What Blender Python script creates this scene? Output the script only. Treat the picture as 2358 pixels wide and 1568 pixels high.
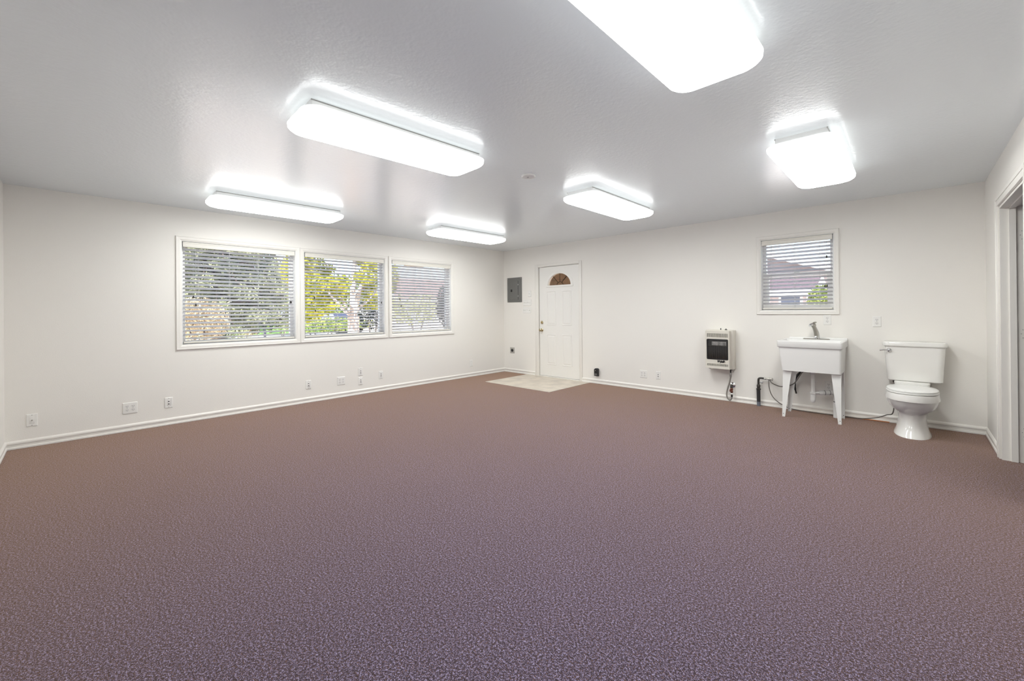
import bpy, bmesh, math, random
from mathutils import Vector, Matrix

for o in list(bpy.data.objects):
    bpy.data.objects.remove(o, do_unlink=True)
random.seed(7)
PI = math.pi
SC = bpy.context.scene
COL = SC.collection

# ------------------------------------------------------------------ camera
YAW, PITCH, ROLL = 0.7615315, 0.0017402, -0.0090368
F_PX, PP_Y = 960.656, 712.814
CAM = Vector((5.98560, -6.04657, 1.24189))
fwd = Vector((-math.sin(YAW)*math.cos(PITCH), math.cos(YAW)*math.cos(PITCH), math.sin(PITCH)))
rgt0 = Vector((math.cos(YAW), math.sin(YAW), 0.0))
up0 = rgt0.cross(fwd)
rgt = math.cos(ROLL)*rgt0 + math.sin(ROLL)*up0
upv = -math.sin(ROLL)*rgt0 + math.cos(ROLL)*up0
cd = bpy.data.cameras.new('camera')
cd.sensor_fit = 'HORIZONTAL'; cd.sensor_width = 36.0
cd.lens = F_PX/2358.0*36.0
cd.shift_y = -(784.0-PP_Y)/2358.0
cd.clip_start = 0.02; cd.clip_end = 500
cam = bpy.data.objects.new('camera', cd); COL.objects.link(cam)
cam.matrix_world = Matrix(((rgt.x, upv.x, -fwd.x, CAM.x), (rgt.y, upv.y, -fwd.y, CAM.y), (rgt.z, upv.z, -fwd.z, CAM.z), (0, 0, 0, 1)))
SC.camera = cam

# ------------------------------------------------------------------ sky, sun, exposure
LENS_EMIT, LENS_RIM, LENS_LIP = 7.3, 1.9, 0.55      # diffuser face, its dimmer moulded rim and back lip
w = bpy.data.worlds.new('sky'); SC.world = w; w.use_nodes = True
wn = w.node_tree.nodes; wn.clear()
wo = wn.new('ShaderNodeOutputWorld'); bg = wn.new('ShaderNodeBackground'); sk = wn.new('ShaderNodeTexSky')
sk.sky_type = 'NISHITA'; sk.sun_disc = False; sk.sun_elevation = math.radians(48); sk.sun_rotation = math.radians(140)
sk.air_density = 1.0; sk.dust_density = 0.6
bg.inputs['Strength'].default_value = 0.14
w.node_tree.links.new(sk.outputs[0], bg.inputs['Color']); w.node_tree.links.new(bg.outputs[0], wo.inputs['Surface'])
sd = bpy.data.lights.new('sun', 'SUN'); sd.energy = 5.2; sd.angle = math.radians(0.6); sd.color = (1.0, 0.95, 0.86)
sun = bpy.data.objects.new('sun', sd); COL.objects.link(sun)
sun.rotation_euler = Vector((-0.62, 0.42, -0.80)).to_track_quat('-Z', 'Y').to_euler()
vs = SC.view_settings
vs.view_transform = 'Standard'; vs.look = 'None'; vs.gamma = 1.0; vs.exposure = 1.36; vs.use_curve_mapping = False
SC.cycles.use_denoising = True
SC.cycles.max_bounces = 6; SC.cycles.diffuse_bounces = 4; SC.cycles.glossy_bounces = 3; SC.cycles.transparent_max_bounces = 12
SC.cycles.adaptive_threshold = 0.03; SC.cycles.use_light_tree = False
SC.cycles.sample_clamp_indirect = 8.0

H, LX, LY, WT = 2.44, 6.518, 6.492, 0.15     # room height, extents, wall thickness

# ------------------------------------------------------------------ materials
def mat(name, col, rough=0.5, metal=0.0, var=0.0, vscale=8.0, bump=0.0, bscale=200.0, spec=0.5, coat=0.0):
    m = bpy.data.materials.new(name); m.use_nodes = True
    nt = m.node_tree; b = nt.nodes['Principled BSDF']
    b.inputs['Base Color'].default_value = (*col, 1); b.inputs['Roughness'].default_value = rough
    b.inputs['Metallic'].default_value = metal; b.inputs['Specular IOR Level'].default_value = spec
    b.inputs['Coat Weight'].default_value = coat
    if var or bump:
        tc = nt.nodes.new('ShaderNodeTexCoord')
    if var:
        n = nt.nodes.new('ShaderNodeTexNoise'); n.inputs['Scale'].default_value = vscale; n.inputs['Detail'].default_value = 5
        r = nt.nodes.new('ShaderNodeValToRGB')
        r.color_ramp.elements[0].position = 0.3; r.color_ramp.elements[1].position = 0.7
        r.color_ramp.elements[0].color = (*[c*(1-var) for c in col], 1)
        r.color_ramp.elements[1].color = (*[min(1, c*(1+var)) for c in col], 1)
        nt.links.new(tc.outputs['Object'], n.inputs['Vector']); nt.links.new(n.outputs['Fac'], r.inputs['Fac'])
        nt.links.new(r.outputs['Color'], b.inputs['Base Color'])
    if bump:
        n2 = nt.nodes.new('ShaderNodeTexNoise'); n2.inputs['Scale'].default_value = bscale; n2.inputs['Detail'].default_value = 1
        bp = nt.nodes.new('ShaderNodeBump'); bp.inputs['Strength'].default_value = bump; bp.inputs['Distance'].default_value = 0.002
        nt.links.new(tc.outputs['Object'], n2.inputs['Vector']); nt.links.new(n2.outputs['Fac'], bp.inputs['Height'])
        nt.links.new(bp.outputs['Normal'], b.inputs['Normal'])
    return m

def mat_carpet():
    m = bpy.data.materials.new('carpet_loop_pile'); m.use_nodes = True
    nt = m.node_tree; b = nt.nodes['Principled BSDF']; L = nt.links
    tc = nt.nodes.new('ShaderNodeTexCoord')
    n1 = nt.nodes.new('ShaderNodeTexNoise'); n1.inputs['Scale'].default_value = 300; n1.inputs['Detail'].default_value = 2; n1.inputs['Roughness'].default_value = 0.6
    n1b = nt.nodes.new('ShaderNodeTexNoise'); n1b.inputs['Scale'].default_value = 120; n1b.inputs['Detail'].default_value = 2; n1b.inputs['Roughness'].default_value = 0.6
    L.new(tc.outputs['Object'], n1b.inputs['Vector'])
    mf = nt.nodes.new('ShaderNodeMix'); mf.data_type = 'FLOAT'; mf.inputs['Factor'].default_value = 0.42
    L.new(n1.outputs['Fac'], mf.inputs['A']); L.new(n1b.outputs['Fac'], mf.inputs['B'])
    n2 = nt.nodes.new('ShaderNodeTexNoise'); n2.inputs['Scale'].default_value = 170; n2.inputs['Detail'].default_value = 2
    n3 = nt.nodes.new('ShaderNodeTexNoise'); n3.inputs['Scale'].default_value = 1.3; n3.inputs['Detail'].default_value = 2
    for n in (n1, n2, n3): L.new(tc.outputs['Object'], n.inputs['Vector'])
    r = nt.nodes.new('ShaderNodeValToRGB'); e = r.color_ramp.elements
    e[0].position = 0.42; e[0].color = (0.010, 0.008, 0.016, 1)
    e[1].position = 0.60; e[1].color = (0.34, 0.30, 0.45, 1)
    k = e.new(0.515); k.color = (0.060, 0.045, 0.078, 1)
    L.new(mf.outputs[0], r.inputs['Fac'])
    # scattered brown yarns among the purple ones
    r2 = nt.nodes.new('ShaderNodeValToRGB'); r2.color_ramp.elements[0].position = 0.56; r2.color_ramp.elements[1].position = 0.72
    mx = nt.nodes.new('ShaderNodeMix'); mx.data_type = 'RGBA'; mx.blend_type = 'MIX'
    L.new(n2.outputs['Fac'], r2.inputs['Fac']); L.new(r2.outputs['Color'], mx.inputs['Factor'])
    L.new(r.outputs['Color'], mx.inputs['A']); mx.inputs['B'].default_value = (0.13, 0.065, 0.045, 1)
    mx2 = nt.nodes.new('ShaderNodeMix'); mx2.data_type = 'RGBA'; mx2.blend_type = 'MULTIPLY'; mx2.inputs['Factor'].default_value = 0.35
    r3 = nt.nodes.new('ShaderNodeValToRGB'); r3.color_ramp.elements[0].position = 0.25; r3.color_ramp.elements[0].color = (0.75, 0.75, 0.75, 1)
    L.new(n3.outputs['Fac'], r3.inputs['Fac']); L.new(mx.outputs['Result'], mx2.inputs['A']); L.new(r3.outputs['Color'], mx2.inputs['B'])
    L.new(mx2.outputs['Result'], b.inputs['Base Color'])
    b.inputs['Roughness'].default_value = 0.95; b.inputs['Specular IOR Level'].default_value = 0.1
    b.inputs['Sheen Weight'].default_value = 0.74; b.inputs['Sheen Roughness'].default_value = 0.42
    b.inputs['Sheen Tint'].default_value = (1.0, 0.65, 0.36, 1)
    bp = nt.nodes.new('ShaderNodeBump'); bp.inputs['Strength'].default_value = 0.35; bp.inputs['Distance'].default_value = 0.004
    L.new(n1b.outputs['Fac'], bp.inputs['Height']); L.new(bp.outputs['Normal'], b.inputs['Normal'])
    return m

def mat_glass(name, tint=(1, 1, 1), gloss=0.5):
    m = bpy.data.materials.new(name); m.use_nodes = True
    nt = m.node_tree; nt.nodes.clear(); L = nt.links
    o = nt.nodes.new('ShaderNodeOutputMaterial'); mx = nt.nodes.new('ShaderNodeMixShader')
    t = nt.nodes.new('ShaderNodeBsdfTransparent'); g = nt.nodes.new('ShaderNodeBsdfGlossy'); fr = nt.nodes.new('ShaderNodeFresnel')
    t.inputs['Color'].default_value = (*tint, 1); g.inputs['Roughness'].default_value = 0.02; fr.inputs['IOR'].default_value = 1.45
    ml = nt.nodes.new('ShaderNodeMath'); ml.operation = 'MULTIPLY'; ml.inputs[1].default_value = gloss
    L.new(fr.outputs[0], ml.inputs[0]); L.new(ml.outputs[0], mx.inputs['Fac'])
    L.new(t.outputs[0], mx.inputs[1]); L.new(g.outputs[0], mx.inputs[2]); L.new(mx.outputs[0], o.inputs['Surface'])
    return m

def mat_leaf(name, c1, c2, trans=0.35, scale=2.5):
    m = bpy.data.materials.new(name); m.use_nodes = True
    nt = m.node_tree; nt.nodes.clear(); L = nt.links
    o = nt.nodes.new('ShaderNodeOutputMaterial'); mx = nt.nodes.new('ShaderNodeMixShader'); mx.inputs['Fac'].default_value = trans
    d = nt.nodes.new('ShaderNodeBsdfDiffuse'); t = nt.nodes.new('ShaderNodeBsdfTranslucent')
    tc = nt.nodes.new('ShaderNodeTexCoord'); n = nt.nodes.new('ShaderNodeTexNoise'); n.inputs['Scale'].default_value = scale; n.inputs['Detail'].default_value = 6
    r = nt.nodes.new('ShaderNodeValToRGB'); r.color_ramp.elements[0].position = 0.35; r.color_ramp.elements[1].position = 0.65
    r.color_ramp.elements[0].color = (*c1, 1); r.color_ramp.elements[1].color = (*c2, 1)
    L.new(tc.outputs['Object'], n.inputs['Vector']); L.new(n.outputs['Fac'], r.inputs['Fac'])
    L.new(r.outputs['Color'], d.inputs['Color']); L.new(r.outputs['Color'], t.inputs['Color'])
    L.new(d.outputs[0], mx.inputs[1]); L.new(t.outputs[0], mx.inputs[2]); L.new(mx.outputs[0], o.inputs['Surface'])
    return m

def mat_lens(name, k):
    m = bpy.data.materials.new(name); m.use_nodes = True
    nt = m.node_tree; nt.nodes.clear(); L = nt.links
    o = nt.nodes.new('ShaderNodeOutputMaterial'); e = nt.nodes.new('ShaderNodeEmission'); e.inputs['Strength'].default_value = k
    e.inputs['Color'].default_value = (0.975, 1.0, 0.985, 1)
    L.new(e.outputs[0], o.inputs['Surface'])
    return m

def mat_vinyl():
    m = mat('cream_marbled_vinyl', (0.62, 0.55, 0.46), 0.35, var=0.16, vscale=5.0)
    return m

MAT = dict(
    wall=mat('warm_white_wall_paint', (0.87, 0.84, 0.79), 0.62, bump=0.25, bscale=120),
    ceil=mat('cool_white_ceiling_paint', (0.865, 0.915, 0.945), 0.45, bump=0.5, bscale=42, coat=1.0),
    carpet=mat_carpet(), vinyl=mat_vinyl(),
    trim=mat('white_trim_paint', (0.85, 0.82, 0.77), 0.38), door=mat('white_door_enamel', (0.86, 0.84, 0.80), 0.35),
    frame=mat('white_window_vinyl', (0.86, 0.85, 0.83), 0.35), slat=mat_leaf('white_blind_slat', (0.91, 0.90, 0.90), (0.93, 0.92, 0.92), 0.46, 1.0),
    rail=mat('ivory_blind_rail', (0.78, 0.75, 0.68), 0.4), cord=mat('off_white_cord', (0.62, 0.61, 0.60), 0.8), tassel=mat('black_brown_tassel', (0.015, 0.010, 0.006), 0.5),
    glass=mat_glass('clear_pane'), fan=mat_glass('fanlight_pane', (0.86, 0.78, 0.70), 0.6), lead=mat('dark_leading', (0.05, 0.028, 0.012), 0.4, 0.6),
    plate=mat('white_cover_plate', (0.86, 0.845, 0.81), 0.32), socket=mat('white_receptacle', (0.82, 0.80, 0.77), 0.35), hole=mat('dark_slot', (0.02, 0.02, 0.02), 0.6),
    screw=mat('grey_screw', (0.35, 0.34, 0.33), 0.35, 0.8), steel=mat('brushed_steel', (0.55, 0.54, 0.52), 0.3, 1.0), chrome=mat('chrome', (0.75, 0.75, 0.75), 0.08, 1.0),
    nickel=mat('brushed_nickel', (0.44, 0.42, 0.38), 0.28, 1.0), brass=mat('polished_brass', (0.55, 0.46, 0.29), 0.2, 1.0),
    grey=mat('grey_panel_enamel', (0.165, 0.163, 0.155), 0.4), black=mat('black_plastic', (0.012, 0.012, 0.013), 0.35),
    lens=mat_lens('lit_acrylic_lens', LENS_EMIT), lensrim=mat_lens('lit_acrylic_lens_rim', LENS_RIM), lenslip=mat_lens('lit_acrylic_lens_lip', LENS_LIP), housing=mat('white_fixture_steel', (0.84, 0.84, 0.84), 0.4),
    almond=mat('almond_heater_enamel', (0.70, 0.66, 0.585), 0.35), darkglass=mat('dark_heater_glass', (0.012, 0.012, 0.013), 0.08, spec=0.7), tile=mat('sooty_plaque', (0.22, 0.21, 0.20), 0.8, var=0.5, vscale=30),
    hose=mat('grey_gas_hose', (0.30, 0.285, 0.255), 0.4, 0.4, bump=0.4, bscale=300), iron=mat('dark_iron_fitting', (0.06, 0.055, 0.05), 0.4, 0.6), redbrass=mat('reddish_valve', (0.16, 0.055, 0.035), 0.45, 0.4),
    plastic=mat('white_tub_plastic', (0.85, 0.84, 0.815), 0.28), pvc=mat('white_pvc', (0.80, 0.79, 0.765), 0.3), leg=mat('white_painted_leg', (0.84, 0.835, 0.81), 0.35),
    porcelain=mat('white_porcelain', (0.86, 0.845, 0.805), 0.1, coat=0.3), seat=mat('white_seat_plastic', (0.86, 0.85, 0.82), 0.22),
    blackpipe=mat('dark_pipe_wrap', (0.030, 0.030, 0.032), 0.45), greypipe=mat('grey_pipe_end', (0.16, 0.17, 0.20), 0.5), braid=mat('braided_supply_line', (0.20, 0.185, 0.165), 0.35, 0.7, bump=0.4, bscale=500),
    orange=mat('bare_tack_strip_wood', (0.55, 0.20, 0.07), 0.7),
    bark=mat('pale_maple_bark', (0.60, 0.48, 0.42), 0.9, var=0.25, vscale=12), darkbark=mat('dark_conifer_bark', (0.09, 0.065, 0.055), 0.9, var=0.3, vscale=10),
    maple=mat_leaf('yellow_green_leaf', (0.15, 0.20, 0.025), (0.66, 0.60, 0.07), 0.35, 4.0), conifer=mat_leaf('grey_green_needle', (0.05, 0.065, 0.055), (0.42, 0.44, 0.26), 0.15, 1.6),
    green=mat_leaf('green_leaf', (0.12, 0.19, 0.05), (0.50, 0.55, 0.18), 0.3, 2.0), dry=mat_leaf('dry_straw_leaf', (0.30, 0.22, 0.14), (0.70, 0.60, 0.42), 0.3, 3.0),
    darkleaf=mat_leaf('dark_shrub_leaf', (0.015, 0.022, 0.03), (0.08, 0.09, 0.07), 0.15, 3.0), pale=mat_leaf('pale_olive_leaf', (0.32, 0.34, 0.16), (0.68, 0.66, 0.36), 0.3, 1.2),
    lawn=mat('lawn_grass', (0.16, 0.30, 0.075), 0.95, var=0.35, vscale=0.5), gravel=mat('pale_pink_concrete', (0.80, 0.74, 0.70), 0.9, var=0.05, vscale=1.0), asphalt=mat('pale_asphalt', (0.66, 0.63, 0.62), 0.9, var=0.06, vscale=1.0),
    siding=mat('white_house_siding', (0.62, 0.59, 0.58), 0.7), pinksiding=mat('pale_pink_siding', (0.60, 0.51, 0.49), 0.7), greyroof=mat('grey_shingles', (0.12, 0.125, 0.16), 0.85, var=0.15, vscale=6), pinkroof=mat('pinkish_shingles', (0.30, 0.185, 0.175), 0.85, var=0.12, vscale=6),
    soffit=mat('mauve_soffit', (0.125, 0.092, 0.108), 0.8), fascia=mat('white_fascia', (0.86, 0.84, 0.82), 0.6), darkpane=mat('dark_house_window', (0.20, 0.23, 0.30), 0.15), brown=mat('brown_stained_plank', (0.25, 0.165, 0.10), 0.6, var=0.3, vscale=5),
    carpaint=mat('dark_blue_car_paint', (0.07, 0.085, 0.15), 0.25, 0.3), carglass=mat('car_window', (0.30, 0.34, 0.42), 0.08), rubber=mat('tyre_rubber', (0.015, 0.015, 0.016), 0.8),
    mailbox=mat('dark_mailbox_metal', (0.06, 0.06, 0.09), 0.4, 0.4),
)

cb_ = MAT['ceil'].node_tree.nodes['Principled BSDF']
cb_.inputs['Coat Roughness'].default_value = 0.23; cb_.inputs['Coat IOR'].default_value = 2.0      # semi-gloss enamel over the texture
for l_ in list(MAT['ceil'].node_tree.links):
    if l_.to_socket.name == 'Normal' and l_.to_node == cb_: MAT['ceil'].node_tree.links.new(l_.from_socket, cb_.inputs['Coat Normal'])

# ------------------------------------------------------------------ helpers
class MB:
    def __init__(self): self.v = []; self.f = []; self.smooth = []
    def add(self, vs, fs, smooth=False):
        k = len(self.v); self.v += [tuple(p) for p in vs]
        for f in fs: self.f.append([i+k for i in f]); self.smooth.append(smooth)
        return self
    def box(self, x0, x1, y0, y1, z0, z1):
        v = [(x0,y0,z0),(x1,y0,z0),(x1,y1,z0),(x0,y1,z0),(x0,y0,z1),(x1,y0,z1),(x1,y1,z1),(x0,y1,z1)]
        return self.add(v, [(0,3,2,1),(4,5,6,7),(0,1,5,4),(1,2,6,5),(2,3,7,6),(3,0,4,7)])
    def bbox(self, x0, x1, y0, y1, z0, z1, b=0.003, seg=2):
        bm = bmesh.new(); bmesh.ops.create_cube(bm, size=1)
        for q in bm.verts: q.co = Vector(((x0+x1)/2+q.co.x*(x1-x0), (y0+y1)/2+q.co.y*(y1-y0), (z0+z1)/2+q.co.z*(z1-z0)))
        bmesh.ops.bevel(bm, geom=list(bm.edges), offset=b, segments=seg, affect='EDGES', profile=0.5)
        bm.verts.index_update()
        self.add([q.co[:] for q in bm.verts], [[q.index for q in f.verts] for f in bm.faces], True); bm.free(); return self
    def prism(self, pts, axis, a0, a1):        # extrude a 2-D outline along an axis ('x','y','z')
        n = len(pts)
        def P(p, a): return {'x': (a, p[0], p[1]), 'y': (p[0], a, p[1]), 'z': (p[0], p[1], a)}[axis]
        v = [P(p, a0) for p in pts]+[P(p, a1) for p in pts]
        fs = [list(range(n))[::-1], list(range(n, 2*n))]+[(i, (i+1) % n, n+(i+1) % n, n+i) for i in range(n)]
        return self.add(v, fs)
    def rings(self, rings, cap0=True, cap1=True, smooth=True):
        n = len(rings[0]); v = [p for r in rings for p in r]; fs = []
        for k in range(len(rings)-1):
            for i in range(n):
                j = (i+1) % n; fs.append((k*n+i, k*n+j, (k+1)*n+j, (k+1)*n+i))
        self.add(v, fs, smooth)
        k = len(self.v)-len(v)
        if cap0: self.f.append([k+i for i in range(n)][::-1]); self.smooth.append(False)
        if cap1: self.f.append([k+(len(rings)-1)*n+i for i in range(n)]); self.smooth.append(False)
        return self
    def lathe(self, prof, c=(0,0,0), axis='z', n=20):
        R = []
        for r, h in prof:
            ring = []
            for i in range(n):
                a = 2*PI*i/n; p = (r*math.cos(a), r*math.sin(a), h)
                if axis == 'y': p = (p[0], p[2], p[1])
                if axis == 'x': p = (p[2], p[0], p[1])
                ring.append((p[0]+c[0], p[1]+c[1], p[2]+c[2]))
            R.append(ring)
        return self.rings(R)
    def tube(self, pts, rad, n=8):
        pts = [Vector(p) for p in pts]; R = []
        rs = rad if isinstance(rad, (list, tuple)) else [rad]*len(pts)
        t0 = (pts[1]-pts[0]).normalized(); nrm = t0.orthogonal().normalized()
        for i, p in enumerate(pts):
            a = pts[max(i-1, 0)]; b = pts[min(i+1, len(pts)-1)]; t = (b-a).normalized()
            nrm = (nrm-t*nrm.dot(t)).normalized(); bi = t.cross(nrm)
            R.append([(p+rs[i]*(math.cos(2*PI*k/n)*nrm+math.sin(2*PI*k/n)*bi))[:] for k in range(n)])
        return self.rings(R)
    def build(self, name, m, parent=None):
        me = bpy.data.meshes.new(name); me.from_pydata(self.v, [], self.f); me.update()
        bm = bmesh.new(); bm.from_mesh(me); bmesh.ops.recalc_face_normals(bm, faces=bm.faces); bm.to_mesh(me); bm.free()
        if any(self.smooth):
            me.polygons.foreach_set('use_smooth', self.smooth)
            try: me.set_sharp_from_angle(angle=math.radians(40))
            except Exception: pass
        me.materials.append(MAT[m])
        o = bpy.data.objects.new(name, me); COL.objects.link(o)
        if parent is not None: o.parent = parent
        return o

def spline(pts, n=8):
    P = [Vector(p) for p in pts]; out = []
    for i in range(len(P)-1):
        p0 = P[max(i-1, 0)]; p1 = P[i]; p2 = P[i+1]; p3 = P[min(i+2, len(P)-1)]
        for k in range(n):
            t = k/n
            out.append(0.5*((2*p1)+(-p0+p2)*t+(2*p0-5*p1+4*p2-p3)*t*t+(-p0+3*p1-3*p2+p3)*t**3))
    return out+[P[-1]]

def rrect(hx, hy, r, n=6, cx=0.0, cy=0.0):
    pts = []
    for sx, sy, a0 in ((1,1,0), (-1,1,PI/2), (-1,-1,PI), (1,-1,1.5*PI)):
        for k in range(n+1):
            a = a0+PI/2*k/n; pts.append((cx+sx*(hx-r)+r*math.cos(a), cy+sy*(hy-r)+r*math.sin(a)))
    return pts

def tag(o, label, cat, group=None, kind=None):
    o['label'] = label
    if cat: o['category'] = cat
    if group: o['group'] = group
    if kind: o['kind'] = kind
    return o
def thing(name, label, cat, loc=(0,0,0), rotz=0.0, group=None):
    o = bpy.data.objects.new(name, None); COL.objects.link(o); o.empty_display_size = 0.1
    o.location = loc; o.rotation_euler = (0, 0, rotz)
    return tag(o, label, cat, group)
def struct(o, label=None):
    o['kind'] = 'structure'
    if label: o['label'] = label
    return o
def sthing(name, loc=(0,0,0), rotz=0.0, label=None):
    o = bpy.data.objects.new(name, None); COL.objects.link(o); o.location = loc; o.rotation_euler = (0, 0, rotz)
    return struct(o, label)
def share(src, name, parent, loc, rot=(0,0,0)):
    o = src.copy(); o.name = name; COL.objects.link(o); o.parent = parent; o.location = loc; o.rotation_euler = rot
    return o
def wall_cells(mb, a0, a1, z0, z1, y0, y1, holes):      # slab in the (x,z) plane with rectangular openings
    xs = sorted({a0, a1, *[h[0] for h in holes], *[h[1] for h in holes]}); zs = sorted({z0, z1, *[h[2] for h in holes], *[h[3] for h in holes]})
    for i in range(len(xs)-1):
        for j in range(len(zs)-1):
            cx, cz = (xs[i]+xs[i+1])/2, (zs[j]+zs[j+1])/2
            if not any(h[0] < cx < h[1] and h[2] < cz < h[3] for h in holes):
                mb.box(xs[i], xs[i+1], y0, y1, zs[j], zs[j+1])
    return mb

# ------------------------------------------------------------------ room shell
# local frame on every wall: x to the right as seen from the room, y into the wall, z up
WL = dict(loc=lambda a, z: (0, a, z), rot=PI/2)          # window wall, a = world y
WB = dict(loc=lambda a, z: (a, 0, z), rot=0.0)           # door wall,   a = world x
WR = dict(loc=lambda a, z: (LX, a, z), rot=-PI/2)        # right wall,  a = world y

struct(MB().box(-0.01, LX+0.01, -LY-0.01, 0.01, -0.12, 0).build('floor', 'carpet'), 'brown and purple flecked loop pile carpet floor')
struct(MB().box(-0.3, LX+2.4, -LY-0.3, 0.3, H, H+0.2).build('ceiling', 'ceil'), 'white orange-peel textured painted ceiling')
WIN = [(-5.257, -3.935), (-3.933, -2.619), (-2.603, -1.305)]       # outer edges of the casings on the window wall
WZ0, WZ1, CW = 0.828, 2.120, 0.052
holes = [(a+CW, b-CW, WZ0+CW, WZ1-CW) for a, b in WIN]
wl = wall_cells(MB(), -LY-WT, WT, -0.3, H, 0, WT, holes).build('wall_left', 'wall'); wl.rotation_euler.z = PI/2; struct(wl, 'warm white wall with three blinds-covered windows')
BW = (4.565, 5.406, 1.160, 2.150); BCW = 0.048
bh = [(BW[0]+BCW, BW[1]-BCW, BW[2]+BCW, BW[3]-BCW), (0.905, 1.845, -0.3, 2.055)]
struct(wall_cells(MB(), 0, LX, -0.3, H, 0, WT, bh).build('wall_back', 'wall'), 'warm white wall with the entry door, heater, sink and toilet')
OP0, OP1, OPZ = -1.95, -0.872, 2.045            # opening in the right wall
wr = wall_cells(MB(), -WT, LY+WT, -0.3, H, 0, 0.125, [(-OP1, -OP0, -0.3, OPZ)]).build('wall_right', 'wall'); wr.location = (LX, 0, 0); wr.rotation_euler.z = -PI/2; struct(wr, 'warm white wall with a cased doorway')
struct(MB().box(0, LX, -LY-WT, -LY, -0.3, H).build('wall_front', 'wall'), 'warm white wall at the near left')
# the passage behind the doorway
struct(MB().box(LX+0.01, LX+2.2, -2.6, 0.0, -0.12, -0.001).build('floor_passage', 'carpet'), 'carpet of the passage beyond the doorway')
m = MB(); m.box(LX+2.2, LX+2.3, -2.7, 0.1, -0.1, H); m.box(LX+0.125, LX+2.2, 0.0, 0.1, -0.1, H); m.box(LX+0.125, LX+2.2, -2.7, -2.6, -0.1, H)
struct(m.build('wall_passage', 'wall'), 'white walls of the passage beyond the doorway')

# baseboards: moulded profile (depth, height)
BP = [(0, 0), (0.0150, 0), (0.0150, 0.010), (0.0135, 0.017), (0.0085, 0.021), (0.0085, 0.040), (0.0135, 0.047), (0.0135, 0.060), (0.0100, 0.066), (0.0050, 0.073), (0, 0.076)]
def baseboard(name, a0, a1, W, label):
    mb = MB(); mb.prism([(-d, z) for d, z in BP], 'x', a0, a1)
    o = mb.build(name, 'trim'); o.rotation_euler.z = W['rot']; o.location = W['loc'](0, 0.002) if W is not WR else (LX, 0, 0.002)
    return struct(o, label)
baseboard('baseboard_left', -LY, 0, WL, 'white moulded baseboard under the three windows')
baseboard('baseboard_back', 0, 0.82, WB, 'white moulded baseboard left of the entry door')
baseboard('baseboard_back_long', 1.885, LX, WB, 'white moulded baseboard from entry door to toilet corner')
baseboard('baseboard_right', 0, 0.80, WR, 'short white baseboard between toilet corner and doorway casing')
baseboard('baseboard_right_near', 2.02, LY, WR, 'white baseboard on the near stretch of right wall')
o = MB().prism([(d, z) for d, z in BP], 'x', 0, LX).build('baseboard_front', 'trim'); o.location = (0, -LY, 0.002); struct(o, 'white baseboard on the near left wall')

# vinyl square before the door
vy = MB().box(0.62, 2.045, -1.115, 0.10, 0.0, 0.004).build('floor_vinyl', 'vinyl'); struct(vy, 'cream marbled vinyl square set into the carpet before the entry door')

# ------------------------------------------------------------------ windows
def casing(parent, x0, x1, z0, z1, cw, t=0.018):
    # four mitred boards with a bead along the inner and outer edges
    prof = [(0.0, 0.0), (0.0, -t*0.75), (cw*0.10, -t), (cw*0.22, -t*0.86), (cw*0.72, -t*0.80), (cw*0.80, -t*0.62), (cw, -t*0.5), (cw, 0.0)]
    def board(p, q, nrm):          # p->q outer edge in (x,z), nrm = inward direction
        mb = MB(); p = Vector(p); q = Vector(q); n = Vector(nrm); d = (q-p).normalized(); A = []; B = []
        for o_, y in prof:
            a = p+n*o_+d*o_; b = q+n*o_-d*o_
            A.append((a.x, y, a.y)); B.append((b.x, y, b.y))
        k = len(prof); mb.add(A+B, [tuple(range(k)), tuple(range(2*k-1, k-1, -1))]+[(i, (i+1) % k, k+(i+1) % k, k+i) for i in range(k)])
        mb.build('casing_board', 'trim', parent)
    board((x0, z0), (x1, z0), (0, 1)); board((x1, z0), (x1, z1), (-1, 0)); board((x1, z1), (x0, z1), (0, -1)); board((x0, z1), (x0, z0), (1, 0))

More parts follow.
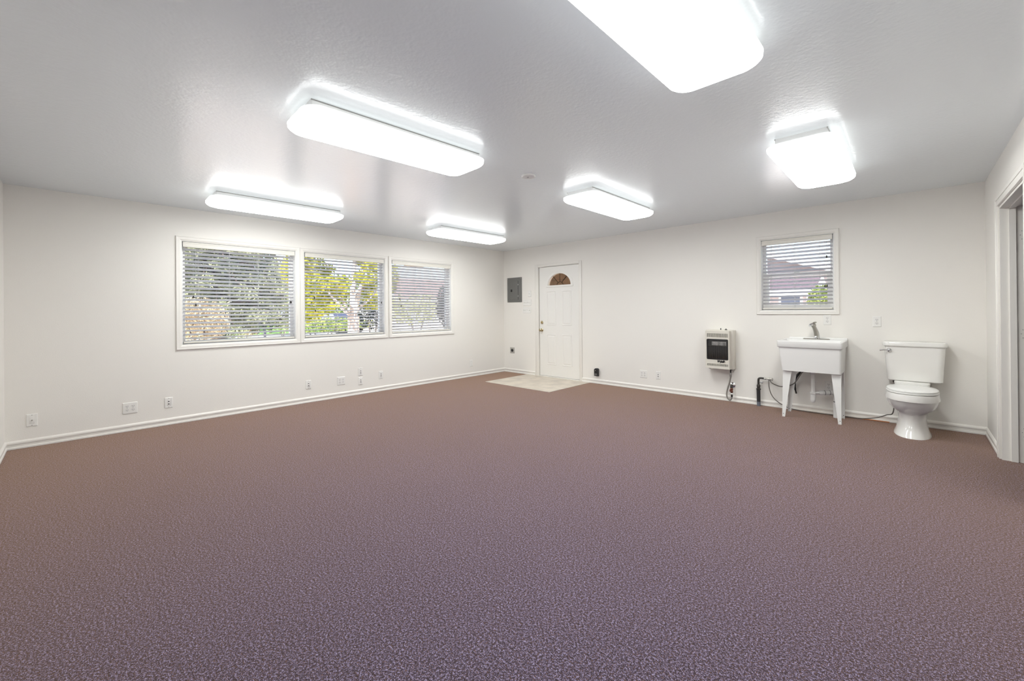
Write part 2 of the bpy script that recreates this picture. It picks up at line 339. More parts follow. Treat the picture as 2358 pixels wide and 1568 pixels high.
def window(name, W, a0, a1, z0, z1, cw, label, meeting=None):
    w_ = a1-a0; h = z1-z0
    r = sthing(name, W['loc']((a0+a1)/2, z0), W['rot'], label)
    X = w_/2; casing(r, -X, X, 0, h, cw)
    ix, iz0, iz1 = X-cw, cw, h-cw
    j = MB(); t = 0.006
    j.box(-ix, -ix+t, 0, WT, iz0, iz1); j.box(ix-t, ix, 0, WT, iz0, iz1); j.box(-ix+t, ix-t, 0, WT, iz1-t, iz1); j.box(-ix+t, ix-t, -0.004, WT, iz0, iz0+t)
    j.build('jamb', 'frame', r)
    ix -= t; iz0 += t; iz1 -= t
    f = MB(); fw = 0.038
    for b in ((-ix, -ix+fw, iz0, iz1), (ix-fw, ix, iz0, iz1), (-ix+fw, ix-fw, iz1-fw, iz1), (-ix+fw, ix-fw, iz0, iz0+fw)):
        f.box(b[0], b[1], 0.088, 0.142, b[2], b[3])
    f.build('sash_frame', 'frame', r)
    if meeting is None:
        MB().box(-ix+fw, ix-fw, 0.115, 0.120, iz0+fw, iz1-fw).build('pane', 'glass', r)
    else:
        mz = iz0+(iz1-iz0)*meeting
        MB().bbox(-ix+fw, ix-fw, 0.080, 0.130, mz-0.024, mz+0.024, 0.004).build('meeting_rail', 'frame', r)
        s = MB(); sw = 0.030
        for b in ((-ix+fw, -ix+fw+sw, iz0+fw, mz-0.024), (ix-fw-sw, ix-fw, iz0+fw, mz-0.024), (-ix+fw+sw, ix-fw-sw, iz0+fw, iz0+fw+sw)):
            s.box(b[0], b[1], 0.082, 0.112, b[2], b[3])
        s.build('lower_sash', 'frame', r)
        l = MB().bbox(-0.03, 0.03, 0.070, 0.086, mz+0.024, mz+0.034, 0.003); l.build('sash_lock', 'frame', r)
        MB().box(-ix+fw, ix-fw, 0.118, 0.123, mz+0.024, iz1-fw).build('pane', 'glass', r)
        MB().box(-ix+fw+sw, ix-fw-sw, 0.096, 0.100, iz0+fw+sw, mz-0.024).build('pane', 'glass', r)
    return ix, iz0, iz1

def blind(W, a0, a1, z0, ix, iz0, iz1, tilt, label, tassels, ladders, pitch=0.0445, open_bottom=0.0):
    r = thing('window_blind', label, 'blind', W['loc']((a0+a1)/2, z0), W['rot'], 'white horizontal slat window blinds')
    bx = ix-0.012
    v = MB(); vz1 = iz1-0.004; vz0 = vz1-0.062
    v.prism([(-0.003, vz0), (-0.009, vz0+0.006), (-0.009, vz0+0.016), (-0.006, vz0+0.019), (-0.006, vz1-0.019), (-0.009, vz1-0.016), (-0.009, vz1-0.005), (-0.003, vz1), (0.004, vz1), (0.004, vz0)], 'x', -bx-0.004, bx+0.004)
    v.build('valance', 'rail', r)
    MB().box(-bx, bx, 0.006, 0.058, vz0+0.016, vz1).build('headrail', 'slat', r)
    zb = iz0+0.010+open_bottom
    MB().bbox(-bx, bx, 0.006, 0.058, zb, zb+0.020, 0.004).build('bottom_rail', 'rail', r)
    s = MB(); hw = 0.0255; P = []
    for k in range(5):
        u = -hw+2*hw*k/4; P.append((u, 0.0022*(1-(u/hw)**2)))
    prof = P+[(u, q-0.0024) for u, q in reversed(P)]
    s.prism(prof, 'x', -bx, bx)
    src = None; z = vz0-0.020; n = 0; yc = 0.033
    while z > zb+0.036:
        if src is None:
            src = s.build('slat', 'slat', r); src.location = (0, yc, z); src.rotation_euler = (tilt, 0, 0)
        else:
            share(src, 'slat', r, (0, yc, z), (tilt+random.uniform(-0.02, 0.02), 0, 0))
        z -= pitch; n += 1
    for fx in ladders:
        x = -bx+2*bx*fx
        c = MB()
        for y in (yc-0.027, yc+0.027): c.tube([(x, y, vz0+0.02), (x, y, zb+0.02)], 0.0011, 5)
        c.tube([(x+0.004, yc, vz0+0.02), (x+0.004, yc, zb+0.02)], 0.0010, 5)
        c.build('ladder_cord', 'cord', r)
    for fx, zt in tassels:
        x = -bx+2*bx*fx
        MB().tube([(x, -0.004, vz0+0.004), (x, -0.003, zt+0.026)], 0.0010, 5).build('lift_cord', 'cord', r)
        MB().lathe([(0.0025, 0.030), (0.006, 0.024), (0.0085, 0.004), (0.0085, 0.0)], (x, -0.003, zt)).build('tassel', 'tassel', r)
    return r

wl_labels = ['picture window nearest the left corner with white casing', 'middle picture window of three with white casing', 'picture window nearest the entry door corner with white casing']
bl_labels = ['white slat blind on the left window showing a grey-green conifer outside', 'white slat blind on the middle window showing yellow-green maple leaves', 'white slat blind with nearly closed slats on the window nearest the corner']
TILT = [-0.41, -0.31, -0.62]
TAS = [[(0.075, 0.585), (0.095, 0.495), (0.955, 0.535), (0.965, 0.535)], [(0.10, 0.60), (0.11, 0.42), (0.965, 0.54)], [(0.11, 0.60), (0.13, 0.49)]]
for i, (a, b) in enumerate(WIN):
    ix, iz0, iz1 = window('window_%d' % (i+1), WL, a, b, WZ0, WZ1, CW, wl_labels[i])
    blind(WL, a, b, WZ0, ix, iz0, iz1, TILT[i], bl_labels[i], TAS[i], (0.12, 0.38, 0.64, 0.90))
ix, iz0, iz1 = window('window_4', WB, BW[0], BW[1], BW[2], BW[3], BCW, 'small hung window above the utility sink with white casing', meeting=0.50)
blind(WB, BW[0], BW[1], BW[2], ix, iz0, iz1, -0.37, 'white slat blind on the small window above the utility sink', [(0.93, 0.66), (0.905, 0.32), (0.93, 0.32)], (0.13, 0.48, 0.83))

# ------------------------------------------------------------------ entry door
dx0, dx1, dz0, dz1 = 0.930, 1.824, 0.022, 2.038
d1 = sthing('door_1', (0, 0, 0), 0, 'white panelled entry door with a half-round fanlight')
DY0, DY1 = 0.012, 0.056
fcx, fz, fa, fb = 1.400, 1.693, 0.256, 0.212
m = MB(); m.box(dx0, dx1, DY0, DY1, dz0, fz)
arc = [(fcx-fa*math.cos(PI*k/32), fz+fb*math.sin(PI*k/32)) for k in range(33)]
m.prism([(dx0, fz)]+arc+[(dx1, fz), (dx1, dz1), (dx0, dz1)], 'y', DY0, DY1)
leaf = m.build('leaf', 'door', d1)
def door_panel(x0, x1, z0, z1):
    p = MB(); R = []
    for ins, y in ((0, 0.0), (0.004, -0.005), (0.012, -0.006), (0.020, -0.0015), (0.026, -0.0012), (0.044, -0.0065)):
        R.append([(x0+ins, DY0+y, z0+ins), (x1-ins, DY0+y, z0+ins), (x1-ins, DY0+y, z1-ins), (x0+ins, DY0+y, z1-ins)])
    p.rings(R, smooth=False); p.build('panel', 'door', leaf)
for x0, x1 in ((1.098, 1.318), (1.452, 1.668)):
    door_panel(x0, x1, 0.962, 1.592); door_panel(x0, x1, 0.232, 0.796)
ff = MB(); R = []
for da, y in ((0.0, 0.0), (0.0, -0.014), (0.014, -0.016), (0.030, -0.010), (0.046, -0.004), (0.046, 0.0)):
    ring = [(fcx-(fa+da)*math.cos(PI*k/32), DY0+y, fz+(fb+da)*math.sin(PI*k/32)-(0.0 if 0 < k < 32 else da*0.0)) for k in range(33)]
    R.append(ring)
n = 33
vv = [p for r in R for p in r]; fs = []
for k in range(len(R)-1):
    for i in range(n-1): fs.append((k*n+i, k*n+i+1, (k+1)*n+i+1, (k+1)*n+i))
ff.add(vv, fs, True)
ff.bbox(fcx-fa-0.046, fcx+fa+0.046, DY0-0.012, DY0+0.004, fz-0.034, fz, 0.004)
fr = ff.build('fanlight_frame', 'door', leaf)
def epnt(a, s): return (fcx+fa*s*math.cos(a), fz+fb*s*math.sin(a))
angs = [0, math.radians(52), PI/2, math.radians(128), PI]
hub = 0.27
for i in range(4):
    a0, a1 = angs[i], angs[i+1]
    pts = [epnt(a0+(a1-a0)*k/8, 1.0) for k in range(9)]+[epnt(a1-(a1-a0)*k/8, hub) for k in range(9)]
    MB().prism(pts, 'y', DY0+0.020, DY0+0.024).build('pane', 'fan', d1)
MB().prism([epnt(PI*k/16, hub) for k in range(17)], 'y', DY0+0.020, DY0+0.024).build('pane', 'fan', d1)
for a in angs[1:4]:
    p, q = epnt(a, hub), epnt(a, 1.0)
    MB().tube([(p[0], DY0+0.018, p[1]), (q[0], DY0+0.018, q[1])], 0.0060, 6).build('muntin', 'lead', d1)
MB().tube([(*[epnt(PI*k/16, hub)[0]], DY0+0.018, epnt(PI*k/16, hub)[1]) for k in range(17)], 0.0055, 6).build('muntin', 'lead', d1)
kb = MB(); kb.lathe([(0.031, 0.0), (0.032, -0.004), (0.026, -0.010), (0.012, -0.014), (0.011, -0.034), (0.020, -0.040), (0.027, -0.052), (0.026, -0.064), (0.016, -0.071), (0.002, -0.073)], (0.986, DY0, 0.868), 'y')
kb.build('knob', 'brass', d1)
db = MB(); db.lathe([(0.029, 0.0), (0.030, -0.006), (0.024, -0.013), (0.010, -0.015), (0.002, -0.016)], (0.986, DY0, 1.010), 'y'); db.bbox(0.980, 0.992, DY0-0.034, DY0-0.012, 0.994, 1.026, 0.004)
db.build('deadbolt', 'brass', d1)
for z in (0.30, 1.02, 1.80):
    MB().tube([(1.829, DY0-0.006, z-0.045), (1.829, DY0-0.006, z+0.045)], 0.006, 8).build('hinge', 'trim', d1)
# jamb, threshold, casing
t1 = sthing('trim_1', (0, 0, 0), 0, 'white casing and jamb around the entry door')
j = MB(); j.box(0.905, 0.922, -0.004, WT, 0, 2.055); j.box(1.832, 1.848, -0.004, WT, 0, 2.055); j.box(0.922, 1.832, -0.004, WT, 2.044, 2.055)
j.box(0.922, 0.934, DY1+0.001, DY1+0.03, 0.02, 2.044); j.box(1.820, 1.832, DY1+0.001, DY1+0.03, 0.02, 2.044); j.box(0.934, 1.820, DY1+0.001, DY1+0.03, 2.032, 2.044)
j.build('jamb', 'trim', t1)
def flat_board(parent, x0, x1, z0, z1, t=0.013):
    MB().bbox(x0, x1, -t, 0.0, z0, z1, 0.004).build('casing_board', 'trim', parent)
flat_board(t1, 0.838, 0.918, 0.0, 2.095); flat_board(t1, 1.836, 1.890, 0.0, 2.095); flat_board(t1, 0.918, 1.836, 2.050, 2.095)
MB().bbox(0.922, 1.832, -0.006, WT, 0.0, 0.016, 0.004).build('threshold', 'trim', t1)

# cased doorway in the right wall
t2 = sthing('trim_2', (LX, 0, 0), -PI/2, 'white casing and jamb around the right doorway')
a0, a1 = -OP1, -OP0
for x0, x1, z0, z1 in ((a0-0.072, a0-0.006, 0, OPZ+0.078), (a1+0.006, a1+0.072, 0, OPZ+0.078), (a0-0.006, a1+0.006, OPZ+0.006, OPZ+0.078)):
    b = MB(); b.bbox(x0, x1, -0.016, 0, z0, z1, 0.003)
    if z0 == 0: b.bbox(x0+(0.0 if x0 < a0 else 0.038), x0+(0.028 if x0 < a0 else 0.066), -0.021, -0.014, z0, z1, 0.003)
    else: b.bbox(x0-0.03, x1+0.03, -0.021, -0.014, z1-0.028, z1, 0.003)
    b.build('casing_board', 'trim', t2)
j = MB(); j.box(a0, a0+0.016, -0.002, 0.127, 0, OPZ); j.box(a1-0.016, a1, -0.002, 0.127, 0, OPZ); j.box(a0+0.016, a1-0.016, -0.002, 0.127, OPZ-0.016, OPZ)
j.build('jamb', 'trim', t2)
s = MB(); s.box(a0+0.016, a0+0.028, 0.046, 0.082, 0, OPZ-0.016); s.box(a1-0.028, a1-0.016, 0.046, 0.082, 0, OPZ-0.016); s.box(a0+0.028, a1-0.028, 0.046, 0.082, OPZ-0.028, OPZ-0.016)
s.build('door_stop', 'trim', t2)
for z in (0.24, 1.02, 1.80):
    g = MB()
    for dz, dy in ((0.032, 0.112), (0.0, 0.104), (-0.032, 0.112)):
        g.lathe([(0.0028, 0.0), (0.0028, -0.0006)], (0, 0, 0), 'x', 8) if False else g.tube([(a0+0.0155, dy, z+dz), (a0+0.0168, dy, z+dz)], 0.003, 8)
    g.build('screw_hole', 'screw', t2)

# ------------------------------------------------------------------ ceiling lights
def light(x, y, rot, label):
    r = thing('ceiling_light', label, 'ceiling light', (x, y, H), rot, 'ceiling lights')
    h = MB(); R = []
    for ins, z in ((0, 0), (0, -0.030), (0.010, -0.062)):
        R.append([(p[0], p[1], z) for p in rrect(0.150-ins, 0.610-ins, 0.006, 1)])
    h.rings(R, smooth=False).build('housing', 'housing', r)
    for sx in (-1, 1): MB().box(min(sx*0.1502, sx*0.1525), max(sx*0.1502, sx*0.1525), -0.61, 0.61, -0.006, -0.0005).build('gap_shadow_strip', 'screw', r)  # dark strips standing in for the shadow line between housing and ceiling
    prof = ((0.056, -0.040, 0.060), (0.012, -0.043, 0.090), (0.0, -0.052, 0.096), (0.002, -0.074, 0.094), (0.010, -0.084, 0.090), (0.028, -0.097, 0.075), (0.065, -0.109, 0.055), (0.115, -0.116, 0.035), (0.165, -0.119, 0.02))
    def lr(rows): return [[(p[0], p[1], z) for p in rrect(0.212-ins, 0.655-ins, rad, 8)] for ins, z, rad in rows]
    MB().rings(lr(prof[:3]), True, False).build('lens_lip', 'lenslip', r)
    MB().rings(lr(prof[2:5]), False, False).build('lens_rim', 'lensrim', r)
    l = MB(); R = lr(prof[4:])
    l.rings(R, False, True).build('lens', 'lens', r)
    return r
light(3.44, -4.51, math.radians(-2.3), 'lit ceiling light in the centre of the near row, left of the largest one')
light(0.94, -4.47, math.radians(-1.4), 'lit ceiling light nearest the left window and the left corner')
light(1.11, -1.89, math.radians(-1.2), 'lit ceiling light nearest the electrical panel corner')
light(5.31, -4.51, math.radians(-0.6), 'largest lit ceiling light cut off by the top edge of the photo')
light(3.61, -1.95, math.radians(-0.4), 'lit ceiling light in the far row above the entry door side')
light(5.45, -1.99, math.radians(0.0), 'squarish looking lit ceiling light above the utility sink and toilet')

sm = thing('smoke_detector', 'small round white smoke detector base on the ceiling', 'smoke detector', (3.54, -3.253, H))
MB().lathe([(0.060, 0.0), (0.062, -0.008), (0.056, -0.016), (0.030, -0.019), (0.002, -0.019)], n=28).build('base', 'plate', sm)
MB().lathe([(0.008, -0.018), (0.008, -0.022), (0.002, -0.023)], (0.0, -0.01, 0), n=10).build('button', 'screw', sm)

# ------------------------------------------------------------------ cover plates
def plate(name, W, a, z, w_, h, label, cat, group=None):
    r = thing(name, label, cat, W['loc'](a, z), W['rot'], group)
    p = MB(); R = []
    for ins, y in ((0.0, 0.0), (0.0, -0.003), (0.004, -0.0065), (0.007, -0.0070)):
        R.append([(q[0], y, q[1]) for q in rrect(w_/2-ins, h/2-ins, 0.003, 2)])
    p.rings(R, smooth=False).build('cover_plate', 'plate', r)
    return r
def screw(r, x, z, rad=0.0035, m='screw'):
    MB().lathe([(rad, 0.0), (rad, -0.0015), (rad*0.5, -0.0022)], (x, -0.0068, z), 'y', 8).build('screw', m, r)
def duplex(r, x):
    for s_ in (1, -1):
        z = 0.0195*s_
        pts = [(x+0.0168*math.cos(a), z+max(-0.0135, min(0.0135, 0.0168*math.sin(a)))) for a in [2*PI*k/24 for k in range(24)]]
        so = MB().prism(pts, 'y', -0.0098, -0.0060).build('receptacle', 'socket', r)
        g = MB(); g.box(x-0.0075, x-0.0052, -0.0103, -0.0096, z-0.001, z+0.008); g.box(x+0.0052, x+0.0075, -0.0103, -0.0096, z-0.001, z+0.008)
        g.lathe([(0.0026, -0.0096), (0.0026, -0.0103)], (x, 0, z-0.0075), 'y', 8)
        g.build('slot', 'hole', so)
    screw(r, x, 0.0, 0.003)
def outlet(W, a, z, label, gangs=1, group='duplex outlets'):
    r = plate('power_outlet', W, a, z, 0.072 if gangs == 1 else 0.118, 0.117, label, 'outlet', group)
    if gangs == 1: duplex(r, 0)
    else: duplex(r, -0.0235); duplex(r, 0.0235)
    return r
def jack(W, a, z, label, ports=2, slit=False):
    r = plate('data_jack', W, a, z, 0.072, 0.117, label, 'wall jack', 'low data and cable jack plates')
    MB().bbox(-0.0165, 0.0165, -0.0085, -0.006, -0.034, 0.034, 0.001).build('insert', 'socket', r)
    for k in range(ports):
        zz = 0.014-0.028*k if ports == 2 else 0
        if ports == 2: MB().box(-0.006, 0.006, -0.0092, -0.0083, zz-0.005, zz+0.005).build('port', 'hole', r)
        else: MB().lathe([(0.0055, -0.006), (0.0055, -0.016), (0.004, -0.018)], (0, 0, 0), 'y', 10).build('coax_port', 'steel', r)
    if slit: MB().box(0.0172, 0.0185, -0.0076, -0.0066, -0.034, 0.034).build('gap', 'screw', r)
    screw(r, 0, 0.0475); screw(r, 0, -0.0475)
    return r
jack(WL, -6.327, 0.250, 'white plate with one cable jack nearest the left corner', 1)
outlet(WL, -5.645, 0.245, 'wide white four-receptacle outlet below left edge of the left window', 2)
jack(WL, -5.327, 0.248, 'white two-port jack plate just below the left window\'s left edge', 2, True)
jack(WL, -3.835, 0.247, 'white two-port jack plate below the seam of left and middle windows', 2, True)
outlet(WL, -3.378, 0.240, 'wide white four-receptacle outlet below the middle window', 2)
jack(WL, -3.083, 0.338, 'upper of two stacked white jack plates below the middle window', 2)
jack(WL, -3.084, 0.202, 'lower of two stacked white jack plates below the middle window', 2)
jack(WL, -2.750, 0.253, 'white two-port jack plate below the right end of the middle window', 2)
r = plate('blank_plate', WL, -0.895, 0.254, 0.072, 0.117, 'plain white plate low on window wall near the entry door corner', 'wall plate'); screw(r, 0, 0.040, 0.0025); screw(r, 0, -0.040, 0.0025)
outlet(WB, 3.010, 0.242, 'wide white four-receptacle outlet low between black plug-in and heater', 2)
jack(WB, 3.247, 0.245, 'white two-port jack plate low on wall left of the heater', 2)
outlet(WB, 5.291, 1.098, 'white duplex outlet above the faucet under the small window')
outlet(WB, 5.725, 1.083, 'white duplex outlet on the wall between sink and toilet')
outlet(WB, 5.298, 0.328, 'white outlet low on wall under the utility sink')

def switches(a, z, n, label, w_):
    r = plate('light_switch', WB, a, z, w_, 0.117, label, 'light switch', 'white switch plates beside the entry door' if n > 1 else None)
    for k in range(n):
        x = (k-(n-1)/2)*0.046
        MB().bbox(x-0.0055, x+0.0055, -0.009, -0.006, -0.012, 0.012, 0.001).build('toggle_slot', 'socket', r)
        t = MB(); sg = -1 if k % 2 else 1
        t.prism([(-0.007, -0.006), (-0.007, 0.006), (-0.019, 0.003+0.006*sg), (-0.019, -0.004+0.006*sg)], 'x', x-0.0035, x+0.0035); t.build('toggle', 'plate', r)
        screw(r, x, 0.030, 0.0025, 'socket'); screw(r, x, -0.030, 0.0025, 'socket')
switches(0.695, 1.555, 1, 'single white toggle switch nearest the top of the switch column', 0.072)
switches(0.632, 1.388, 4, 'upper white four-toggle switch plate left of the entry door', 0.210)
switches(0.622, 1.242, 4, 'lower white four-toggle switch plate left of the entry door', 0.205)

# electrical panel
ep = thing('electrical_panel', 'grey metal electrical breaker panel left of the entry door', 'breaker panel', (0.303, 0, 1.402))
MB().bbox(-0.196, 0.192, -0.014, 0.0, 0.0, 0.488, 0.004).build('trim_plate', 'grey', ep)
pd = MB().bbox(-0.100, 0.104, -0.022, -0.013, 0.050, 0.420, 0.003).build('panel_door', 'grey', ep)
MB().box(0.104, 0.109, -0.0155, -0.0135, 0.050, 0.420).build('hinge_gap', 'hole', ep)
for z in (0.120, 0.345): MB().tube([(0.107, -0.020, z-0.014), (0.107, -0.020, z+0.014)], 0.005, 8).build('hinge', 'steel', ep)
lt = MB(); lt.bbox(-0.095, -0.050, -0.026, -0.021, 0.205, 0.255, 0.003); lt.build('latch', 'black', pd)
for x in (-0.178, 0.174):
    for z in (0.020, 0.468): MB().lathe([(0.006, -0.013), (0.006, -0.017), (0.003, -0.018)], (x, 0, z), 'y', 10).build('screw', 'steel', ep)

# round heavy-duty outlet
ro = thing('dryer_outlet', 'grey steel plate with a black round appliance receptacle near the corner', 'outlet', (0.222, 0, 0.442))
MB().bbox(-0.058, 0.058, -0.006, 0, -0.058, 0.058, 0.003).build('cover_plate', 'steel', ro)
MB().lathe([(0.030, -0.005), (0.030, -0.012), (0.026, -0.014), (0.002, -0.014)], (0, 0, 0), 'y', 20).build('receptacle', 'black', ro)

# black plug-in device
pb = thing('plug_in_device', 'small black arched plug-in device low beside the entry door', 'plug-in device', (2.190, 0, 0.196))
MB().bbox(-0.034, 0.034, -0.008, 0, -0.06, 0.06, 0.003).build('wall_plate', 'plate', pb)
out = [(-0.036, -0.062), (0.036, -0.062), (0.038, 0.030)]+[(0.038*math.cos(a), 0.040+0.026*math.sin(a)) for a in [PI*k/12 for k in range(13)]]+[(-0.038, 0.030)]
b = MB(); R = []
for s_, y in ((1.0, -0.008), (1.0, -0.044), (0.93, -0.054), (0.80, -0.057)):
    R.append([(x*s_, y, z*s_) for x, z in out])
b.rings(R, smooth=False).build('body', 'black', pb)
MB().lathe([(0.005, -0.056), (0.005, -0.059), (0.002, -0.060)], (-0.008, 0, 0.030), 'y', 10).build('sensor', 'steel', pb)
MB().bbox(-0.022, 0.022, -0.060, -0.055, -0.045, -0.022, 0.002).build('button', 'grey', pb)

# ------------------------------------------------------------------ gas wall heater
ht = thing('wall_heater', 'almond enamel gas wall heater with dark glass front', 'heater', (4.150, 0, 0.430))
X0, X1 = -0.160, 0.168
bk = MB(); bk.bbox(X0-0.012, X1-0.002, -0.130, -0.002, 0.010, 0.525, 0.006); bk.build('cabinet', 'almond', ht)
# front cover: sloped top and bottom profile, vents and a window cut as real recesses
fr_ = MB()
FY = -0.205; fx0, fx1, gz0, gz1 = X0+0.006, X1-0.026, 0.018, 0.515
ix0, ix1, iz0_, iz1_ = fx0+0.020, fx1-0.016, 0.140, 0.405
nv = 19
hol = [(ix0, ix1, iz0_, iz1_)]
vw = (ix1-ix0)/nv
vents_top = [(ix0+vw*k+vw*0.22, ix0+vw*k+vw*0.78, 0.432, 0.482) for k in range(nv)]
vents_bot = [(ix0+vw*k+vw*0.22, ix0+vw*k+vw*0.78, 0.052, 0.082) for k in range(nv)]
wall_cells(fr_, fx0, fx1, gz0, gz1, FY, FY+0.012, hol+vents_top+vents_bot)
fr_.box(fx0, fx0+0.008, FY+0.012, -0.128, gz0, gz1); fr_.box(fx1-0.008, fx1, FY+0.012, -0.128, gz0, gz1)
fr_.box(fx0+0.008, fx1-0.008, FY+0.012, -0.128, gz1-0.008, gz1); fr_.box(fx0+0.008, fx1-0.008, FY+0.012, -0.128, gz0, gz0+0.008)
fr_.build('front_cover', 'almond', ht)
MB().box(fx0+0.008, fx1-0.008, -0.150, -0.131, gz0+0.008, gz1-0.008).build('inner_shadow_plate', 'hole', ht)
gl = MB(); gl.prism([(p[0]+(ix0+ix1)/2, p[1]+(iz0_+iz1_)/2) for p in rrect((ix1-ix0)/2-0.001, (iz1_-iz0_)/2-0.001, 0.006, 4)], 'y', FY+0.004, FY+0.010)
glo = gl.build('glass_front', 'darkglass', ht)
fb_ = MB(); zz = (iz0_+iz1_)/2
outr = rrect((ix1-ix0)/2+0.003, (iz1_-iz0_)/2+0.003, 0.014, 5, (ix0+ix1)/2, zz); inr = rrect((ix1-ix0)/2-0.009, (iz1_-iz0_)/2-0.009, 0.010, 5, (ix0+ix1)/2, zz)
k = len(outr)
fb_.add([(p[0], FY-0.003, p[1]) for p in outr]+[(p[0], FY-0.003, p[1]) for p in inr]+[(p[0], FY+0.006, p[1]) for p in outr]+[(p[0], FY+0.006, p[1]) for p in inr],
        [(i, (i+1) % k, k+(i+1) % k, k+i) for i in range(k)]+[(i, (i+1) % k, 2*k+(i+1) % k, 2*k+i) for i in range(k)]+[(k+i, k+(i+1) % k, 3*k+(i+1) % k, 3*k+i) for i in range(k)])
fb_.build('window_rim', 'black', glo)
gp = MB(); gp.bbox(ix0+0.060, ix1-0.020, FY+0.000, FY+0.0045, iz1_-0.080, iz1_-0.030, 0.002); gp.build('burner_plaque', 'tile', glo)
for kx in range(9):
    x = ix0+0.022+kx*(ix1-ix0-0.044)/8
    MB().tube([(x, FY+0.001, iz0_+0.014), (x, FY+0.001, iz1_-0.090)], 0.0022, 6).build('guard_bar', 'iron', glo)
MB().bbox(ix0+0.01, ix1-0.01, FY+0.0005, FY+0.0045, iz1_-0.092, iz1_-0.087, 0.001).build('guard_rail', 'iron', glo)
# maker's name in italic lettering
tx = bpy.data.curves.new('lettering', 'FONT'); tx.body = 'Weyhville'; tx.size = 0.038; tx.shear = 0.25; tx.extrude = 0.0012; tx.offset = 0.0028; tx.align_x = 'CENTER'; tx.space_character = 0.86
tmp = bpy.data.objects.new('lettering_curve', tx); COL.objects.link(tmp)
dg = bpy.context.evaluated_depsgraph_get(); lm = bpy.data.meshes.new_from_object(tmp.evaluated_get(dg)); bpy.data.objects.remove(tmp, do_unlink=True)
lm.materials.clear(); lm.materials.append(MAT['black'])
lo = bpy.data.objects.new('brand_lettering', lm); COL.objects.link(lo); lo.parent = ht; lo.location = ((ix0+ix1)/2+0.045, FY-0.001, 0.104); lo.rotation_euler = (PI/2, 0, 0); lo.scale = (0.72, 1.0, 1.0)
kn = MB(); kn.lathe([(0.016, 0.525), (0.016, 0.533), (0.006, 0.535), (0.006, 0.543)], (0.070, -0.085, 0), 'z', 12); kn.build('control_knob', 'black', ht)
kn = MB(); kn.lathe([(0.006, 0.524), (0.006, 0.546), (0.004, 0.548)], (0.005, -0.085, 0), 'z', 10); kn.build('igniter_button', 'black', ht)
for x in (X0+0.03, X1-0.03): MB().bbox(x-0.012, x+0.012, -0.12, -0.02, 0.0, 0.011, 0.002).build('foot_bracket', 'iron', ht)

gh = thing('gas_hose', 'looped grey gas hose below the wall heater', 'hose', (4.262, 0, 0))
MB().tube([(0.005, -0.070, 0.436), (0.005, -0.070, 0.385)], 0.009, 8).build('nipple', 'black', gh)
MB().lathe([(0.009, 0.39), (0.014, 0.375), (0.014, 0.345), (0.009, 0.330)], (0.005, -0.070, 0), 'z', 8).build('flare_nut', 'screw', gh)
MB().tube(spline([(0.005, -0.070, 0.335), (-0.010, -0.070, 0.26), (-0.030, -0.072, 0.19), (-0.044, -0.075, 0.11), (-0.034, -0.078, 0.055), (-0.006, -0.078, 0.034), (0.014, -0.076, 0.052), (0.018, -0.075, 0.085)], 6), 0.0095, 10).build('hose', 'hose', gh)
gv = thing('gas_valve', 'gas shut-off valve with chrome wall flange beside the looped hose', 'valve', (4.272, 0, 0.222))
MB().lathe([(0.036, -0.001), (0.034, -0.008), (0.016, -0.020), (0.010, -0.022)], (0, 0, 0), 'y', 20).build('wall_flange', 'chrome', gv)
MB().tube([(0, -0.020, 0), (0, -0.068, 0)], 0.011, 10).build('stub_pipe', 'iron', gv)
e = MB(); e.tube(spline([(0, -0.050, 0.0), (0.002, -0.072, -0.004), (0.006, -0.076, -0.030)], 5), 0.015, 10); e.build('elbow', 'iron', gv)
e = MB(); e.lathe([(0.012, 0), (0.017, -0.006), (0.017, -0.026), (0.013, -0.032), (0.017, -0.040), (0.016, -0.058), (0.011, -0.064)], (0.007, -0.076, -0.030), 'z', 10); e.bbox(-0.018, -0.004, -0.084, -0.070, -0.080, -0.050, 0.003); e.build('valve_body', 'redbrass', gv)
MB().lathe([(0.010, -0.094), (0.013, -0.100), (0.013, -0.112), (0.010, -0.114)], (0.008, -0.076, 0), 'z', 10).build('white_tape', 'plate', gv)
MB().lathe([(0.011, -0.114), (0.0125, -0.118), (0.0125, -0.142), (0.010, -0.148)], (0.008, -0.075, 0), 'z', 8).build('hose_nut', 'iron', gv)

# ------------------------------------------------------------------ water stub and supply lines
ws = thing('water_riser', 'dark wrapped water riser pipe with shut-off valves left of the sink', 'pipe', (4.588, -0.055, 0))
MB().tube([(0, 0, 0.0), (0, 0, 0.055)], 0.021, 12).build('pipe_base', 'greypipe', ws)
MB().tube([(0, 0, 0.045), (0, 0, 0.075), (-0.002, 0, 0.215)], [0.020, 0.021, 0.022], 12).build('wrapped_pipe', 'blackpipe', ws)
MB().lathe([(0.016, 0.200), (0.027, 0.208), (0.027, 0.218), (0.018, 0.226), (0.020, 0.240), (0.022, 0.262), (0.013, 0.275)], (0, 0, 0), 'z', 12).build('coupling', 'iron', ws)
MB().tube(spline([(0, 0, 0.265), (0, 0, 0.325), (0.004, 0, 0.345), (0.022, 0, 0.355), (0.060, 0, 0.355)], 5), 0.0125, 10).build('elbow_pipe', 'iron', ws)
v1 = MB(); v1.tube([(0.052, 0, 0.355), (0.150, 0, 0.352)], 0.008, 8); v1.lathe([(0.013, 0.068), (0.013, 0.082)], (0, 0, 0.354), 'x', 8); v1.lathe([(0.013, 0.104), (0.015, 0.112), (0.015, 0.128), (0.012, 0.136)], (0, 0, 0.353), 'x', 8)
v1.build('valve_body', 'nickel', ws)
MB().lathe([(0.007, 0.146), (0.017, 0.150), (0.017, 0.156), (0.006, 0.160)], (0, 0, 0.352), 'x', 12).build('valve_handle', 'nickel', ws)
